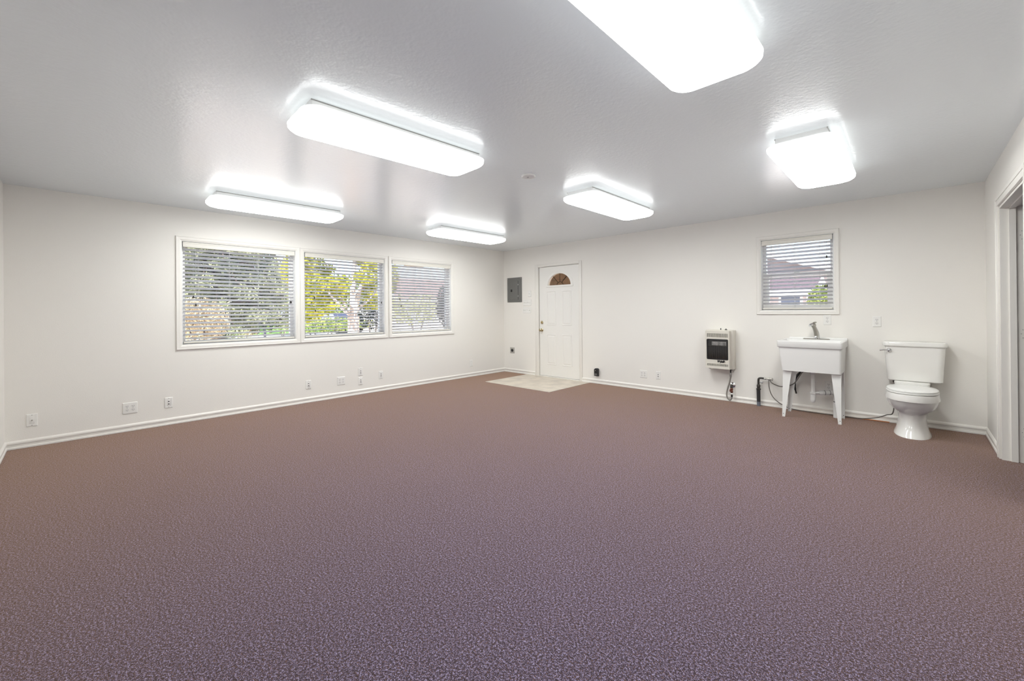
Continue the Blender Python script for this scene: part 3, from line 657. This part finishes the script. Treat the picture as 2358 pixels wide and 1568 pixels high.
v2 = MB(); v2.tube([(0.010, 0, 0.305), (0.050, 0, 0.303)], 0.006, 8); v2.lathe([(0.009, 0.030), (0.011, 0.036), (0.009, 0.048)], (0, 0, 0.303), 'x', 8); v2.build('drain_cock', 'screw', ws)
h1 = MB(); h1.tube(spline([(4.715, -0.058, 0.345), (4.735, -0.075, 0.315), (4.79, -0.09, 0.290), (4.86, -0.11, 0.285), (4.98, -0.17, 0.34), (5.05, -0.20, 0.45), (5.085, -0.21, 0.525)], 6), 0.0065, 8)
tag(h1.build('supply_line', 'braid'), 'braided supply line curving from the shut-off valve to the sink', 'hose', 'braided water supply lines')
h2 = MB(); h2.tube(spline([(4.703, -0.058, 0.345), (4.708, -0.075, 0.26), (4.735, -0.085, 0.17), (4.785, -0.090, 0.105), (4.86, -0.090, 0.055), (4.95, -0.085, 0.024), (5.10, -0.060, 0.012), (5.30, -0.050, 0.010), (5.48, -0.055, 0.012), (5.60, -0.085, 0.020), (5.72, -0.110, 0.055), (5.80, -0.125, 0.100), (5.850, -0.140, 0.135), (5.862, -0.160, 0.30), (5.866, -0.150, 0.488)], 6), 0.0055, 8)
tag(h2.build('supply_line', 'braid'), 'long braided supply line running along the baseboard to the toilet', 'hose', 'braided water supply lines')
h3 = MB(); h3.tube(spline([(5.10, -0.150, 0.528), (5.04, -0.115, 0.470), (4.990, -0.060, 0.41), (4.968, -0.034, 0.34), (4.972, -0.030, 0.27), (4.985, -0.028, 0.205)], 6), [0.016]*14+[0.015]*8+[0.012]*4+[0.009]*5, 10)
tag(h3.build('black_hose', 'black'), 'short black hose hanging behind the left legs of the sink', 'hose')
tag(MB().bbox(4.99, 5.82, -0.030, -0.016, 0.001, 0.009, 0.002).build('wood_strip', 'orange'), 'thin strip of bare orange wood along the baseboard behind the sink', 'wood strip')

# ------------------------------------------------------------------ utility sink
sk_ = thing('utility_sink', 'white freestanding plastic utility sink on four tapered legs', 'sink', (5.182, 0, 0))
def tapered(mb, x0, x1, y0, y1, z0, X0_, X1_, Y0_, Y1_, z1, r=0.02):
    a = rrect((x1-x0)/2, (y1-y0)/2, r, 4, (x0+x1)/2, (y0+y1)/2); b = rrect((X1_-X0_)/2, (Y1_-Y0_)/2, r, 4, (X0_+X1_)/2, (Y0_+Y1_)/2)
    return [(p[0], p[1], z0) for p in a], [(p[0], p[1], z1) for p in b]
tb = MB()
def ring(x, y0, y1, z, r): return [(p[0], p[1], z) for p in rrect(x, (y1-y0)/2, r, 5, 0, (y0+y1)/2)]
tb.rings([[(p[0]+0.010, p[1], p[2]) for p in ring(0.264, -0.490, -0.070, 0.532, 0.022)], ring(0.284, -0.524, -0.058, 0.800, 0.022), ring(0.294, -0.536, -0.046, 0.801, 0.022), ring(0.296, -0.540, -0.045, 0.806, 0.022),
          ring(0.296, -0.542, -0.045, 0.868, 0.022), ring(0.291, -0.538, -0.049, 0.873, 0.020), ring(0.272, -0.515, -0.160, 0.873, 0.03), ring(0.266, -0.508, -0.166, 0.866, 0.03), ring(0.236, -0.455, -0.180, 0.560, 0.04)], True, True)
tb.build('tub', 'plastic', sk_)
MB().bbox(-0.262, 0.294, -0.046, -0.010, 0.800, 0.892, 0.006).build('back_ledge', 'plastic', sk_)
def leg(sx, front):
    y0 = -0.455 if front else -0.125
    th = 0.003; L_ = MB(); top, bot, dep_t, dep_b = 0.085, 0.028, 0.070, 0.026
    xo_t, xo_b = 0.262*sx+0.010, 0.268*sx+0.004
    out_ = 1 if front else -1
    # angle section: one flange facing front/back, one facing sideways, both tapering to the foot
    def q(x, y, z): return (x, y, z)
    A = [q(xo_t, y0, 0.545), q(xo_t-top*sx, y0, 0.545), q(xo_b-bot*sx, y0, 0.0), q(xo_b, y0, 0.0)]
    B = [(p[0], p[1]+th*out_, p[2]) for p in A]
    L_.add(A+B, [(0,1,2,3), (4,5,6,7), (0,1,5,4), (1,2,6,5), (2,3,7,6), (3,0,4,7)])
    ye = y0+th*out_
    A = [q(xo_t, ye, 0.545), q(xo_t, y0+dep_t*out_, 0.545), q(xo_b, y0+dep_b*out_, 0.0), q(xo_b, ye, 0.0)]
    B = [(p[0]-th*sx, p[1], p[2]) for p in A]
    L_.add(A+B, [(0,1,2,3), (4,5,6,7), (0,1,5,4), (1,2,6,5), (2,3,7,6), (3,0,4,7)])
    lg = L_.build('leg', 'leg', sk_)
    MB().lathe([(0.004, 0), (0.004, -0.001)], (xo_b-0.012*sx, y0-(0.0006 if front else 0.0036), 0.035), 'y', 8).build('rivet', 'hole', lg)
for sx in (-1, 1):
    leg(sx, True); leg(sx, False)
fc = MB(); fc.rings([[(p[0]+0.016, p[1]-0.108, z) for p in rrect(0.128-i, 0.030-i, 0.029-i, 6)] for i, z in ((0.0, 0.872), (0.0, 0.878), (0.006, 0.883))]); dk = fc.build('faucet_deck', 'nickel', sk_)
fb2 = MB(); fb2.lathe([(0.026, 0.880), (0.024, 0.900), (0.021, 0.915)], (0.016, -0.100, 0), 'z', 14); fb2.build('faucet_base', 'chrome', sk_)
ft = MB(); ft.tube(spline([(0.016, -0.100, 0.905), (0.010, -0.110, 0.965), (-0.004, -0.130, 1.020), (-0.018, -0.165, 1.048)], 6), [0.021]*8+[0.020]*6+[0.018]*5, 12); ft.build('spout', 'nickel', sk_)
sp = MB(); sp.tube([(-0.012, -0.150, 1.042), (-0.026, -0.182, 1.040), (-0.030, -0.192, 1.030)], [0.016, 0.017, 0.015], 12); sp.build('spray_head', 'chrome', sk_)
fl = MB(); fl.tube(spline([(0.004, -0.095, 1.030), (-0.004, -0.118, 1.060), (0.010, -0.080, 1.070)], 4), [0.012, 0.014, 0.015, 0.015, 0.014, 0.012, 0.010, 0.009, 0.008], 10); fl.build('handle', 'nickel', sk_)
hs_ = MB(); hs_.tube(spline([(0.042, -0.088, 0.885), (0.040, -0.092, 0.940), (0.020, -0.110, 1.005), (0.000, -0.135, 1.040)], 5), 0.005, 8); hs_.build('spray_hose', 'chrome', sk_)

# drain: tailpiece, trap, elbow, standpipe
dr = thing('drain_pipe', 'white plastic drain trap and standpipe under the utility sink', 'drain pipe', (5.182, -0.25, 0))
MB().lathe([(0.040, 0.535), (0.040, 0.520), (0.030, 0.510), (0.030, 0.490), (0.022, 0.486)], (0, 0, 0), 'z', 16).build('strainer_nut', 'pvc', dr)
MB().tube([(0, 0, 0.50), (0, 0, 0.28)], 0.0205, 14).build('tailpiece', 'pvc', dr)
MB().lathe([(0.022, 0.284), (0.031, 0.280), (0.031, 0.262), (0.025, 0.256), (0.026, 0.200), (0.024, 0.180), (0.016, 0.165), (0.003, 0.160)], (0, 0, 0), 'z', 16).build('bottle_trap', 'pvc', dr)
MB().lathe([(0.023, 0.425), (0.023, 0.421)], (0, 0, 0), 'z', 16).build('pipe_seam', 'socket', dr)
MB().tube([(0.015, 0, 0.272), (0.075, 0.04, 0.276)], 0.0165, 12).build('trap_arm', 'pvc', dr)
c = MB(); c.tube([(0.052, 0.025, 0.274), (0.060, 0.030, 0.2745), (0.080, 0.044, 0.276), (0.088, 0.050, 0.276)], [0.020, 0.026, 0.026, 0.021], 14); c.tube([(0.086, 0.049, 0.276), (0.150, 0.092, 0.280)], 0.0265, 14); c.build('coupling', 'pvc', dr)
g = MB(); g.tube([(0.094, 0.054, 0.2765), (0.098, 0.057, 0.2767)], 0.0275, 14); g.tube([(0.136, 0.083, 0.279), (0.140, 0.086, 0.279)], 0.0275, 14); g.build('gasket', 'blackpipe', dr)
c = MB(); c.tube(spline([(0.148, 0.091, 0.280), (0.175, 0.108, 0.276), (0.194, 0.118, 0.250), (0.198, 0.120, 0.200), (0.198, 0.120, 0.165)], 5), 0.027, 14); c.build('elbow', 'pvc', dr)
MB().tube([(0.198, 0.120, 0.182), (0.198, 0.120, 0.174)], 0.0285, 14).build('gasket', 'blackpipe', dr)
MB().tube([(0.198, 0.120, 0.170), (0.198, 0.120, 0.0)], 0.030, 16).build('standpipe', 'pvc', dr)

# ------------------------------------------------------------------ toilet
to = thing('toilet', 'white two-piece porcelain toilet in the right corner', 'toilet', (5.995, 0, 0))
TX = 0.018
tk = MB(); R = []
for z, hx, yf, yb, rr in ((0.484, 0.196, -0.205, -0.035, 0.040), (0.492, 0.206, -0.214, -0.030, 0.045), (0.62, 0.212, -0.222, -0.028, 0.05), (0.842, 0.226, -0.232, -0.026, 0.05)):
    R.append([(p[0]+TX, p[1], z) for p in rrect(hx, (yb-yf)/2, rr, 6, 0, (yf+yb)/2)])
tk.rings(R).build('tank', 'porcelain', to)
tl = MB(); R = []
for z, hx, yf, yb, rr in ((0.840, 0.232, -0.240, -0.020, 0.050), (0.842, 0.238, -0.246, -0.016, 0.054), (0.862, 0.240, -0.248, -0.015, 0.056), (0.878, 0.236, -0.244, -0.019, 0.052), (0.884, 0.222, -0.230, -0.033, 0.045)):
    R.append([(p[0]+TX, p[1], z) for p in rrect(hx, (yb-yf)/2, rr, 6, 0, (yf+yb)/2)])
tl.rings(R).build('tank_lid', 'porcelain', to)
hd = MB(); hd.lathe([(0.018, -0.226), (0.020, -0.234), (0.017, -0.244), (0.008, -0.250)], (-0.166, 0, 0.797), 'y', 14); hd.tube([(-0.166, -0.246, 0.797), (-0.195, -0.252, 0.797), (-0.240, -0.252, 0.793)], [0.008, 0.006, 0.008], 10); hd.build('flush_handle', 'chrome', to)
def oval(hx, yf, yb, z, n=36, sq=2.25):       # elongated bowl outline: rounder at the front, squarer at the back
    pts = []; cy = yb-(yb-yf)*0.45
    for k in range(n):
        a = 2*PI*k/n; c_, s_ = math.cos(a), math.sin(a)
        e = 2.0/sq
        x = hx*math.copysign(abs(c_)**e, c_); L_ = (cy-yf) if s_ < 0 else (yb-cy)
        pts.append((x, cy+L_*math.copysign(abs(s_)**e, s_), z))
    return pts
bw = MB()
bw.rings([oval(0.136, -0.640, -0.130, 0.000), oval(0.133, -0.632, -0.132, 0.014), oval(0.120, -0.606, -0.140, 0.045), oval(0.109, -0.580, -0.145, 0.090), oval(0.104, -0.565, -0.145, 0.150), oval(0.108, -0.566, -0.145, 0.205),
          oval(0.120, -0.585, -0.150, 0.226), oval(0.146, -0.630, -0.160, 0.250), oval(0.168, -0.672, -0.170, 0.282), oval(0.180, -0.700, -0.180, 0.318), oval(0.186, -0.718, -0.185, 0.352), oval(0.195, -0.738, -0.190, 0.358), oval(0.196, -0.740, -0.190, 0.366),
          oval(0.188, -0.728, -0.200, 0.418), oval(0.178, -0.716, -0.21, 0.424)])
bw.build('bowl', 'porcelain', to)
dkm = MB(); R = []
for z, hx, yf, yb in ((0.30, 0.100, -0.26, -0.06), (0.40, 0.125, -0.27, -0.05), (0.478, 0.132, -0.27, -0.045), (0.484, 0.126, -0.26, -0.05)):
    R.append([(p[0], p[1], z) for p in rrect(hx, (yb-yf)/2, 0.03, 5, 0, (yf+yb)/2)])
dkm.rings(R).build('tank_deck', 'porcelain', to)
st = MB(); st.rings([oval(0.180, -0.716, -0.262, 0.4245), oval(0.187, -0.725, -0.258, 0.427), oval(0.187, -0.725, -0.258, 0.438), oval(0.183, -0.720, -0.260, 0.441)]); st.build('seat', 'seat', to)
sl = MB(); sl.rings([oval(0.178, -0.712, -0.262, 0.442), oval(0.184, -0.720, -0.258, 0.445), oval(0.183, -0.719, -0.258, 0.454), oval(0.172, -0.704, -0.268, 0.461), oval(0.12, -0.62, -0.32, 0.463)]); sl.build('seat_lid', 'seat', to)
for x in (-0.075, 0.075): MB().bbox(x-0.022, x+0.022, -0.268, -0.238, 0.430, 0.462, 0.006).build('seat_hinge', 'seat', to)
MB().lathe([(0.010, 0.486), (0.014, 0.480), (0.014, 0.462), (0.009, 0.452)], (-0.130, -0.150, 0), 'z', 10).build('inlet_nut', 'iron', to)

# ------------------------------------------------------------------ outdoors
def at(px, py, X=None, Y=None):           # point of the photo's line of sight on a plane x = X or y = Y outdoors
    d = rgt*((px-1179)/F_PX)-upv*((py-PP_Y)/F_PX)+fwd
    t = (X-CAM.x)/d.x if X is not None else (Y-CAM.y)/d.y
    return CAM+d*t
GZ = -0.25
def ground(name, x0, x1, y0, y1, z, m, label):
    return struct(MB().box(x0, x1, y0, y1, z-0.05, z).build(name, m), label)
g = MB(); g.box(-140, -0.16, -140, 140, GZ-0.06, GZ); g.box(-0.16, 60, 0.16, 140, GZ-0.06, GZ)
struct(g.build('ground_drive', 'gravel'), 'pale concrete ground around the building')
ground('ground_lawn', -48, -26, -80, 80, GZ+0.02, 'lawn', 'green lawn beyond the drive')
ground('ground_street', -64, -48, -90, 90, GZ+0.01, 'asphalt', 'pale street beyond the lawn')
ground('ground_side_lawn', -25, 60, 34, 110, GZ+0.02, 'lawn', 'green lawn beyond the pink roofed house')

def leaves(mb, c, rad, n, s, elong=1.0, droop=0.0):
    for _ in range(n):
        while True:
            p = Vector((random.uniform(-1, 1), random.uniform(-1, 1), random.uniform(-1, 1)))
            if p.length < 1: break
        p = Vector((p.x*rad[0], p.y*rad[1], p.z*rad[2]))+Vector(c)
        u = Vector((random.gauss(0, 1), random.gauss(0, 1), random.gauss(0, 1)-droop)).normalized(); v = u.orthogonal().normalized()
        v.rotate(Matrix.Rotation(random.uniform(0, 2*PI), 3, u)); q = s*random.uniform(0.6, 1.3)
        u = u*q*elong; v = v*q*0.5
        mb.add([p-u, p-u*0.1+v, p+u, p-u*0.1-v], [(0, 1, 2, 3)])

# maple behind the middle window
MX = -5.2
b0 = at(814, 752, MX); base = Vector((b0.x, b0.y, GZ))
tr = thing('maple_tree', 'pale-trunked maple with yellow-green leaves outside the middle window', 'tree', base)
def rel(px, py, dx=0.0): return at(px, py, MX+dx)-base
fork = rel(814, 728)
MB().tube([(0, 0, 0), fork*0.5, fork], [0.19, 0.16, 0.155], 12).build('trunk', 'bark', tr)
for pts, r0 in (([fork, rel(812, 690), rel(814, 640), rel(818, 580), rel(822, 500)], 0.10), ([fork, rel(822, 700), rel(832, 650), rel(838, 590)], 0.075), ([fork, rel(797, 718), rel(782, 702), rel(762, 680), rel(735, 640)], 0.065), ([fork, rel(828, 708), rel(848, 692), rel(875, 660)], 0.045), ([fork, rel(803, 712, -0.5), rel(775, 670, -1.0), rel(750, 600, -1.4)], 0.05)):
    MB().tube(spline(pts, 4), [r0*(1-0.7*k/((len(pts)-1)*4)) for k in range((len(pts)-1)*4+1)], 8).build('branch', 'bark', tr)
fm = MB()
blobs = [(712, 600, 26, 22), (735, 625, 30, 20), (715, 650, 26, 20), (750, 655, 30, 20), (712, 690, 20, 22), (745, 690, 30, 16), (770, 672, 22, 14), (712, 725, 16, 18), (735, 715, 20, 12), (785, 650, 18, 14), (795, 685, 14, 12),
         (842, 600, 26, 12), (862, 612, 22, 14), (838, 640, 22, 16), (862, 655, 24, 14), (845, 680, 18, 12), (868, 690, 20, 14), (850, 705, 16, 8), (715, 570, 30, 16), (745, 545, 40, 20), (850, 570, 36, 20), (800, 530, 50, 20), (690, 640, 24, 40), (668, 620, 14, 30), (890, 640, 20, 40), (760, 705, 14, 8)]
for px, py, rx, rz in blobs:
    dx = random.uniform(-1.2, 0.9); c = at(px, py, MX+dx)-base; D = (c+base-CAM).length/F_PX
    leaves(fm, c, (0.55, rx*D*1.0, rz*D*1.0), int(rx*rz*0.8), 0.062)
o = fm.build('foliage', 'maple', tr); o['kind'] = 'stuff'

# conifer behind the left window
CX = -9.0
cb = at(505, 760, CX); base = Vector((cb.x, cb.y, GZ))
cf = thing('conifer_tree', 'large grey-green conifer with drooping branches outside the left window', 'tree', base)
top = at(500, 420, CX)-base
MB().tube([(0, 0, 0), top*0.5, top], [0.26, 0.16, 0.03], 10).build('trunk', 'darkbark', cf)
fm = MB(); bmesh_b = MB()
for k in range(74):
    t = 0.24+0.74*k/74.0; a = k*2.399; L_ = 2.55*(1-0.55*t)+random.uniform(-0.3, 0.3)
    p0 = top*t; d = Vector((math.cos(a), math.sin(a), 0)); p1 = p0+d*L_*0.55+Vector((0, 0, 0.10)); p2 = p0+d*L_+Vector((0, 0, -0.35))
    bmesh_b.tube([p0, p1, p2], [0.035, 0.022, 0.008], 5)
    for s_ in range(6):
        q = p0.lerp(p2, 0.22+0.155*s_)+Vector((0, 0, -0.05))
        leaves(fm, q, (0.34, 0.34, 0.20), 90, 0.042, 1.9, 0.5)
bmesh_b.build('branches', 'darkbark', cf)
o = fm.build('foliage', 'conifer', cf); o['kind'] = 'stuff'

def shrub(name, label, px, py, X, rad, n, s, m, group=None, Y=None, zc=None, stems=4, elong=1.0):
    c = at(px, py, X, Y); b = Vector((c.x, c.y, GZ)); r = thing(name, label, 'shrub' if 'tree' not in name else 'tree', b, 0, group)
    st_ = MB(); hh = c.z-GZ
    for k in range(stems):
        a = 2*PI*k/stems+0.4; st_.tube([(0.05*math.cos(a), 0.05*math.sin(a), 0), (rad[0]*0.35*math.cos(a), rad[1]*0.35*math.sin(a), hh)], [0.03*max(1, rad[2]*0.6), 0.012], 6)
    st_.build('stem', 'darkbark', r)
    f_ = MB(); leaves(f_, (0, 0, hh), rad, n, s, elong); o = f_.build('foliage', m, r); o['kind'] = 'stuff'
    return r
shrub('dry_shrub', 'pale straw-coloured dry shrub low in the left window', 458, 738, -4.9, (0.55, 0.55, 0.50), 2600, 0.028, 'dry', elong=1.8)
shrub('background_tree', 'pale olive tree beyond the conifer at right of the left window', 650, 650, -22, (2.4, 2.3, 1.6), 1500, 0.16, 'pale', 'trees seen through the windows')
shrub('background_tree', 'hazy olive tree between conifer and maple beyond the lawn', 622, 648, -27, (2.2, 1.7, 1.3), 1000, 0.17, 'pale', 'trees seen through the windows')
shrub('background_tree', 'broad green tree mass behind the maple beyond the lawn', 790, 690, -36, (2.0, 6.0, 2.6), 4200, 0.20, 'green', 'trees seen through the windows')
shrub('golden_bush', 'small golden bush before the white house across the street', 560, 733, -34, (0.9, 1.5, 0.55), 420, 0.13, 'dry')
for k, (px, X, lb) in enumerate(((470, -17.5, 'clump of dry golden grass nearest the left edge of the lawn'), (520, -18.5, 'clump of dry golden grass under the conifer'), (572, -18.5, 'clump of dry golden grass left of the mailbox'))):
    shrub('dry_grass_clump', lb, px, 762, X, (0.4, 0.44, 0.22), 300, 0.07, 'dry', 'dry grass clumps by the drive', stems=3, elong=2.0)
shrub('green_hedge', 'dense green hedge low behind the maple trunk', 740, 748, -13, (0.9, 2.6, 0.34), 1500, 0.07, 'green')
shrub('leafy_shrub', 'grey-green leafy shrub right of the maple trunk', 858, 722, -9, (0.6, 0.75, 0.62), 1000, 0.06, 'darkleaf')
shrub('yellow_hedge', 'pale yellow-green hedge seen through the window nearest the corner', 960, 712, -11, (0.8, 2.0, 0.75), 2200, 0.07, 'pale')
shrub('dark_evergreen', 'dark narrow evergreen at the right edge of the window nearest the corner', 1028, 705, -5.0, (0.30, 0.36, 0.72), 1500, 0.05, 'darkleaf')

# houses
def gable_house(name, label, cx, cy, wx, wy, eave, ridge, ridge_axis, wall_m, roof_m, over=0.45, rotz=0.0, windows=(), door=None):
    r = thing(name, label, 'house', (cx, cy, GZ), rotz)
    X, Y = wx/2, wy/2
    m_ = MB()
    if ridge_axis == 'y': m_.prism([(-X, 0), (X, 0), (X, eave), (0, ridge-0.05), (-X, eave)], 'y', -Y, Y)
    else: m_.prism([(-Y, 0), (Y, 0), (Y, eave), (0, ridge-0.05), (-Y, eave)], 'x', -X, X)
    m_.build('walls', wall_m, r)
    A, B = (X, Y) if ridge_axis == 'y' else (Y, X)
    sl_ = (ridge-eave)/A; th = 0.12
    for s_ in (-1, 1):
        pr = [(0, ridge), (s_*(A+over), eave-sl_*over), (s_*(A+over), eave-sl_*over+th), (0, ridge+th)]
        MB().prism(pr, ridge_axis, -B-over, B+over).build('roof_slope', roof_m, r)
        for e_ in (-1, 1):      # barge boards
            pb_ = [(0, ridge-0.10), (s_*(A+over), eave-sl_*over-0.10), (s_*(A+over), eave-sl_*over+th+0.02), (0, ridge+th+0.02)]
            y0_ = e_*(B+over); MB().prism(pb_, ridge_axis, min(y0_, y0_+0.04*e_), max(y0_, y0_+0.04*e_)).build('barge_board', 'fascia', r)
        f_ = MB(); q0, q1 = sorted((s_*(A+over), s_*(A+over+0.04)))
        zf = eave-sl_*over
        (f_.box(q0, q1, -B-over, B+over, zf-0.10, zf+th) if ridge_axis == 'y' else f_.box(-B-over, B+over, q0, q1, zf-0.10, zf+th)); f_.build('fascia', 'fascia', r)
    for (side, u, z0, w_, h_) in windows:
        f_ = MB(); p_ = MB()
        def bb(M_, du, dz0, dz1, d0, d1):
            if side == '-y': M_.box(u-du, u+du, -Y-d1, -Y-d0, dz0, dz1)
            if side == '+x': M_.box(X+d0, X+d1, u-du, u+du, dz0, dz1)
        bb(f_, w_/2+0.08, z0-0.08, z0+h_+0.08, 0, 0.04); fo = f_.build('window', 'fascia', r)
        bb(p_, w_/2, z0, z0+h_, 0.041, 0.05); p_.build('pane', 'darkpane', fo)
    return r
hc = at(668, 715, -66)
gable_house('white_house', 'white house with grey gable roof across the street in the left window', hc.x-4, hc.y+1.5, 9, 9, 2.7, 4.4, 'x', 'siding', 'greyroof', windows=(('+x', -2.6, 0.9, 1.2, 1.1), ('+x', 0.4, 0.9, 1.6, 1.1)))
hc = at(560, 705, -70)
gable_house('long_white_house', 'long low white house behind the conifer across the street', hc.x-4, hc.y-5.5, 8, 12, 2.6, 4.0, 'y', 'siding', 'siding')
hc = at(965, 660, -20)
gable_house('pink_roofed_house', 'house with pinkish roof above the hedge in the window nearest the corner', hc.x-3.5, hc.y+3.0, 7, 9.0, 2.45, 4.0, 'y', 'siding', 'pinkroof', 0.5)
# neighbour house behind the small window
nb = at(1762, 690, Y=14.0)
gable_house('neighbour_house', 'pale pink neighbour house with gable roof behind the small window', nb.x-2.2, 18.0, 8.6, 8.0, 3.0, 4.5, 'y', 'pinksiding', 'pinkroof', 0.55, windows=(('-y', 1.2, 0.85, 0.9, 1.1), ('-y', 2.6, 0.85, 0.5, 1.1)))
gp_ = at(1850, 690, Y=11.0)
gable_house('neighbour_porch', 'low wing with mauve roof before the pink neighbour house', gp_.x-2.05, 12.3, 4.2, 2.2, 2.08, 2.46, 'x', 'pinksiding', 'soffit', 0.30, windows=(('-y', 0.55, 0.9, 0.40, 0.85), ('-y', 1.65, 0.5, 0.55, 1.4)))
shrub('green_shrub', 'mottled green shrub right of the neighbour porch', 1897, 688, None, (0.45, 0.45, 0.45), 1300, 0.06, 'green', Y=10.1)

# parked car behind the maple trunk
cp = at(785, 726, -24); car = thing('parked_car', 'dark blue parked car behind the maple trunk', 'car', (cp.x, cp.y, GZ+0.02), 0.0)
pr = [(-2.1, 0.30), (2.1, 0.30), (2.15, 0.62), (2.05, 0.82), (1.25, 0.92), (0.75, 1.38), (-0.95, 1.42), (-1.65, 0.98), (-2.1, 0.90)]
MB().prism(pr, 'y', -0.85, 0.85).build('body', 'carpaint', car)
for s_ in (-1, 1):
    MB().prism([(1.05, 0.95), (0.68, 1.30), (-0.05, 1.33), (-0.05, 0.95)], 'y', 0.85*s_-0.012, 0.85*s_+0.012).build('side_window', 'carglass', car)
    MB().prism([(-0.15, 0.95), (-0.15, 1.33), (-0.88, 1.33), (-1.35, 0.97)], 'y', 0.85*s_-0.012, 0.85*s_+0.012).build('side_window', 'carglass', car)
    for x in (-1.3, 1.3):
        MB().lathe([(0.33, -0.11), (0.34, 0.0), (0.33, 0.11)], (x, 0.80*s_, 0.34), 'y', 18).build('wheel', 'rubber', car)

# mailbox by the drive
mp = at(610, 777, -19.0); mb_ = thing('mailbox', 'dark metal mailbox on a post by the drive', 'mailbox', (mp.x, mp.y, GZ))
hm = at(604, 742, -19.0).z-GZ
MB().bbox(-0.055, 0.055, -0.055, 0.055, 0, hm-0.1, 0.006).build('post', 'mailbox', mb_)
pr = [(-0.10, 0), (0.10, 0), (0.10, 0.14)]+[(0.10*math.cos(a), 0.14+0.10*math.sin(a)) for a in [PI*k/10 for k in range(1, 10)]]+[(-0.10, 0.14)]
bx_ = MB().prism([(p[0], p[1]+hm-0.1) for p in pr], 'y', -0.42, 0.12).build('box', 'mailbox', mb_)

# brown plank shed seen through the fanlight
sh = thing('wooden_shed', 'brown plank shed seen through the fanlight of the entry door', 'shed', (-1.4, 4.4, GZ))
MB().box(-2.6, 2.4, -1.36, 1.4, 0, 3.1).build('core', 'darkbark', sh)
for k in range(16):
    z = 0.04+k*0.19
    MB().prism([(-1.40, z), (-1.36, z), (-1.36, z+0.185), (-1.378, z+0.185)], 'x', -2.62, 2.42).build('plank', 'brown', sh)
MB().prism([(-4.05, 2.72), (1.8, 3.25), (1.8, 3.33), (-4.05, 2.80)], 'x', -2.9, 2.9).build('roof_with_shade_overhang', 'brown', sh)  # unseen front overhang, stretched toward the door to keep sun off the planks
